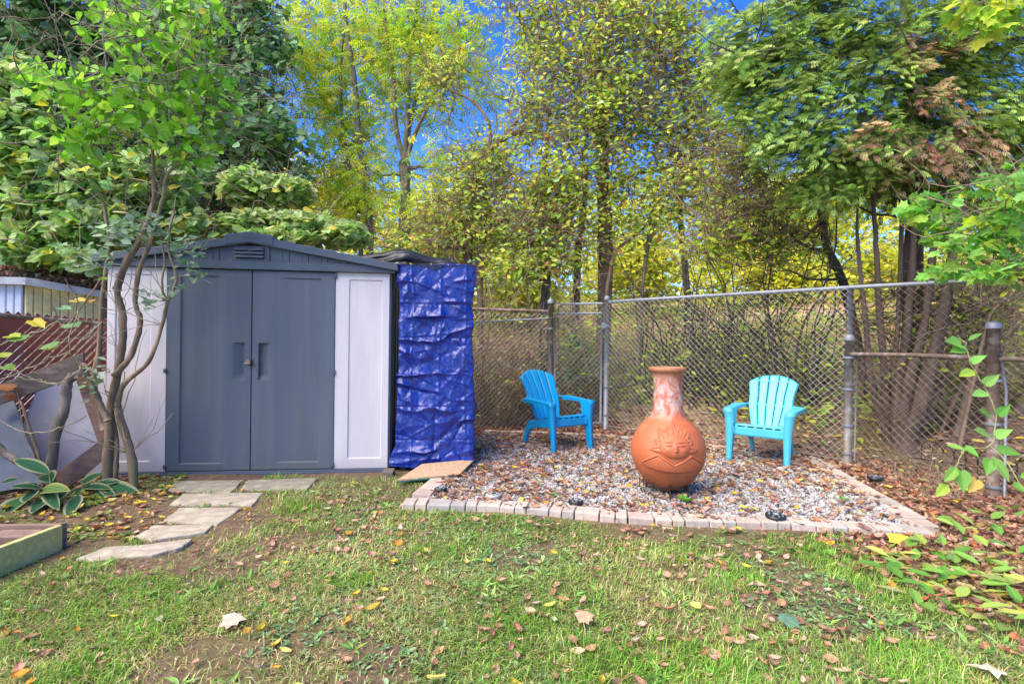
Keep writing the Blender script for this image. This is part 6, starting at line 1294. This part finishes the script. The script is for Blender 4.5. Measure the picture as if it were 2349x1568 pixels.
def llab(i):
    x, y = spots_l[i]; r = next(q for q in rows_ if q[0] <= y < q[1]); mates = sorted(p for p in spots_l if r[0] <= p[1] < r[1]); k = mates.index((x, y))
    od = ['first', 'second', 'third', 'fourth', 'fifth', 'sixth', 'seventh', 'eighth', 'ninth', 'tenth'][k]
    return '%s-leaved %s lily, %s from the left %s' % (('two', 'three')[LN[i] - 2], ('deep green', 'mid green', 'pale green', 'yellowing')[LK[i]], od, r[2])
for i, (x, y) in enumerate(spots_l):
    g = G(x, y); root = empty('lily_plant', (g.x, g.y, hz(g.x, g.y)), 0, llab(i), 'lily plant', 'lily plants flopped over at the lawn edge')
    n = LN[i]; a0_r = random.uniform(0, 6.28); P = []; D = []; N = []; S = []
    for k in range(n):
        a = a0_r + k * 6.28 / n + random.uniform(-.5, .5); e = random.uniform(.1, .55); P.append((g.x + .02 * math.cos(a), g.y + .02 * math.sin(a), hz(g.x, g.y) + .02 + .03 * k)); D.append((math.cos(a), math.sin(a), e)); N.append((-.3 * math.cos(a) + random.uniform(-.3, .3), -.3 * math.sin(a) - .2, 1)); S.append(random.uniform(.095, .15))
    leaf_parts(root, P, D, N, S, [lcols[i]], T_OVAL, 'leaf_glossy', 1)
# straw-like yellow leaves under them
x, y = scatter(900, 1.7, 3.2, 2.0, 3.7, lambda x, y: sstep(.8, .3, np.hypot((x - 2.45) / .9, (y - 2.75) / .7))); m_ = len(x); th = rng.normal(.3, .9, m_)
P = np.stack([x, y, hgt(x, y) + .012 + .03 * rng.random(m_)], -1); D = np.stack([np.cos(th), np.sin(th) * .5, .1 * rng.standard_normal(m_)], -1); N = np.stack([.3 * rng.standard_normal(m_), .3 * rng.standard_normal(m_), np.ones(m_)], -1)
tag(leaves('withered_leaves', P, D, N, .12 * rng.uniform(.6, 1.3, m_), pal(m_, [((.50, .50, .10), 3), ((.40, .50, .10), 2), ((.58, .48, .20), 2), ((.45, .30, .14), 1)]), T_SLIM, MATS['leaf']), 'withered yellow-green strap leaves matted under the lily plants', 'withered leaves', kind='stuff')

# vine climbing the capped post: single leaves
cv = empty('climbing_vine', (PC[0], PC[1] - .1, .0), 0, 'light green vine climbing the rusty capped post', 'vine'); cvo = np.array(cv.location)
pts = [(2200, 1140), (2190, 1080), (2215, 1030), (2270, 1020), (2285, 960), (2265, 900), (2230, 840), (2215, 790), (2200, 775), (2240, 790), (2300, 1000), (2330, 1090)]
mb = MB(); mb.tube(crv([W(x, y, 3.92) for x, y in pts[:9]], 6, .01) - cvo, .0035, 5, False); mb.tube(crv([W(2270, 1020, 3.92), W(2310, 1060, 3.85), W(2345, 1120, 3.8)], 6) - cvo, .003, 5, False); mb.build('stem', MATS['plank_green'], cv, smooth=True)
vl = [(2170, 1020, 2215, 1030, .30), (2215, 1025, 2245, 1045, 0), (2195, 1070, 2170, 1100, 0), (2205, 1080, 2212, 1125, 0), (2175, 1110, 2150, 1135, 0), (2270, 1055, 2265, 1085, 0), (2275, 1045, 2315, 1100, .3), (2290, 1030, 2340, 1040, 0), (2270, 1000, 2240, 985, 0), (2285, 1000, 2320, 985, 0), (2275, 960, 2250, 940, 0), (2290, 950, 2315, 930, 0), (2265, 900, 2235, 905, 0), (2260, 880, 2290, 860, 0), (2235, 850, 2205, 860, .0), (2230, 830, 2260, 815, 0), (2215, 800, 2185, 805, 0), (2205, 790, 2175, 780, 0), (2220, 780, 2250, 765, 0), (2325, 1110, 2360, 1130, 0), (2340, 1095, 2370, 1080, 0), (2240, 1100, 2225, 1125, .9)]
cc_ = pal(22, SAP, .1)
for i, (xa, ya, xb, yb_, f_) in enumerate(vl):
    a, b2 = W(xa, ya, 3.9), W(xb, yb_, 3.84); L = max(.085, (b2 - a).length * 1.1); c = cc_[i] if f_ < .5 else (.62, .50, .12)
    leaf_parts(cv, [a], [b2 - a], [(random.uniform(-.3, .3), -.7, .6)], [L], [c], T_HEART if i % 2 else T_OVAL, 'leaf', 1)

# small green weed at the chiminea foot and other singles on the gravel
def weed(px, py, label, n, s, c, lift=.5):
    g = G(px, py, .04); root = empty('weed', (g.x, g.y, .035), 0, label, 'weed', 'green weeds coming up through the gravel'); P = []; D = []; N = []; S = []
    for k in range(n):
        a = k * 6.28 / n + random.uniform(-.3, .3); P.append((g.x, g.y, .04)); D.append((math.cos(a), math.sin(a), lift * random.uniform(.5, 1.6))); N.append((-.4 * math.cos(a), -.4 * math.sin(a), 1)); S.append(s * random.uniform(.7, 1.2))
    leaf_parts(root, P, D, N, S, [c], T_OVAL, 'leaf', 1)
weed(1573, 1150, 'vivid green weed with broad leaves at the foot of the chiminea', 9, .075, (.13, .46, .03), .8)
weed(1270, 1137, 'grey-green seedling in the gravel behind the front edging', 7, .05, (.25, .42, .18))
weed(1782, 1002, 'tiny yellow seedling at the back of the gravel by the turquoise chair', 6, .05, (.30, .42, .08))
weed(1935, 1145, 'spiky green weed near the side pavers', 9, .055, (.22, .46, .08), .3)
weed(1235, 1111, 'small seedling in the open gravel right of the tarp', 5, .035, (.30, .42, .10))
# notable single leaves
def single(px, py, z, s, tpl, c, label, t, name='fallen_leaf', mat='dry_leaf', n=(0.1, -.15, 1)):
    g = G(px, py, z); T, F = tpl; me = bpy.data.meshes.new(name); V = T.copy() * s; V[:, 2] += .25 * s * V[:, 0] * 0 + .12 * s * np.sin(V[:, 1] / s * 5) * .5
    me.from_pydata([tuple(v) for v in V], [], F); a = me.color_attributes.new('Col', 'FLOAT_COLOR', 'POINT'); a.data.foreach_set('color', np.tile((*c, 1), len(V)).astype(np.float32)); me.materials.append(MATS[mat]); me.update()
    o = link(name, me, None, None, (g.x, g.y, z + hz(g.x, g.y) * 0), (.12, -.08, t)); tag(o, label, 'fallen leaf')
single(2040, 1235, .05, .14, T_MAPLE, (.78, .52, .06), 'large yellow maple leaf lying just off the front corner of the edging', -.5)
single(510, 1425, .04, .095, T_MAPLE, (.55, .42, .32), 'large pale pink maple leaf on the open lawn before the shed doors', .2)
single(1325, 1418, .035, .085, T_MAPLE, (.50, .33, .20), 'broad tan leaf on the bare soil patch in the lawn', .3)
single(1985, 1212, .05, .0001 + .10, T_MAPLE, (.30, .17, .13), 'brown leaf leaning against the front of the corner pavers', 1.1)
single(2310, 1548, .04, .12, T_MAPLE, (.72, .58, .40), 'big cream leaf at the very bottom edge of the lawn', 2.6)
single(1800, 1430, .04, .10, T_MAPLE, (.22, .40, .25), 'blue-green maple leaf dropped on the lawn', .6, mat='leaf')
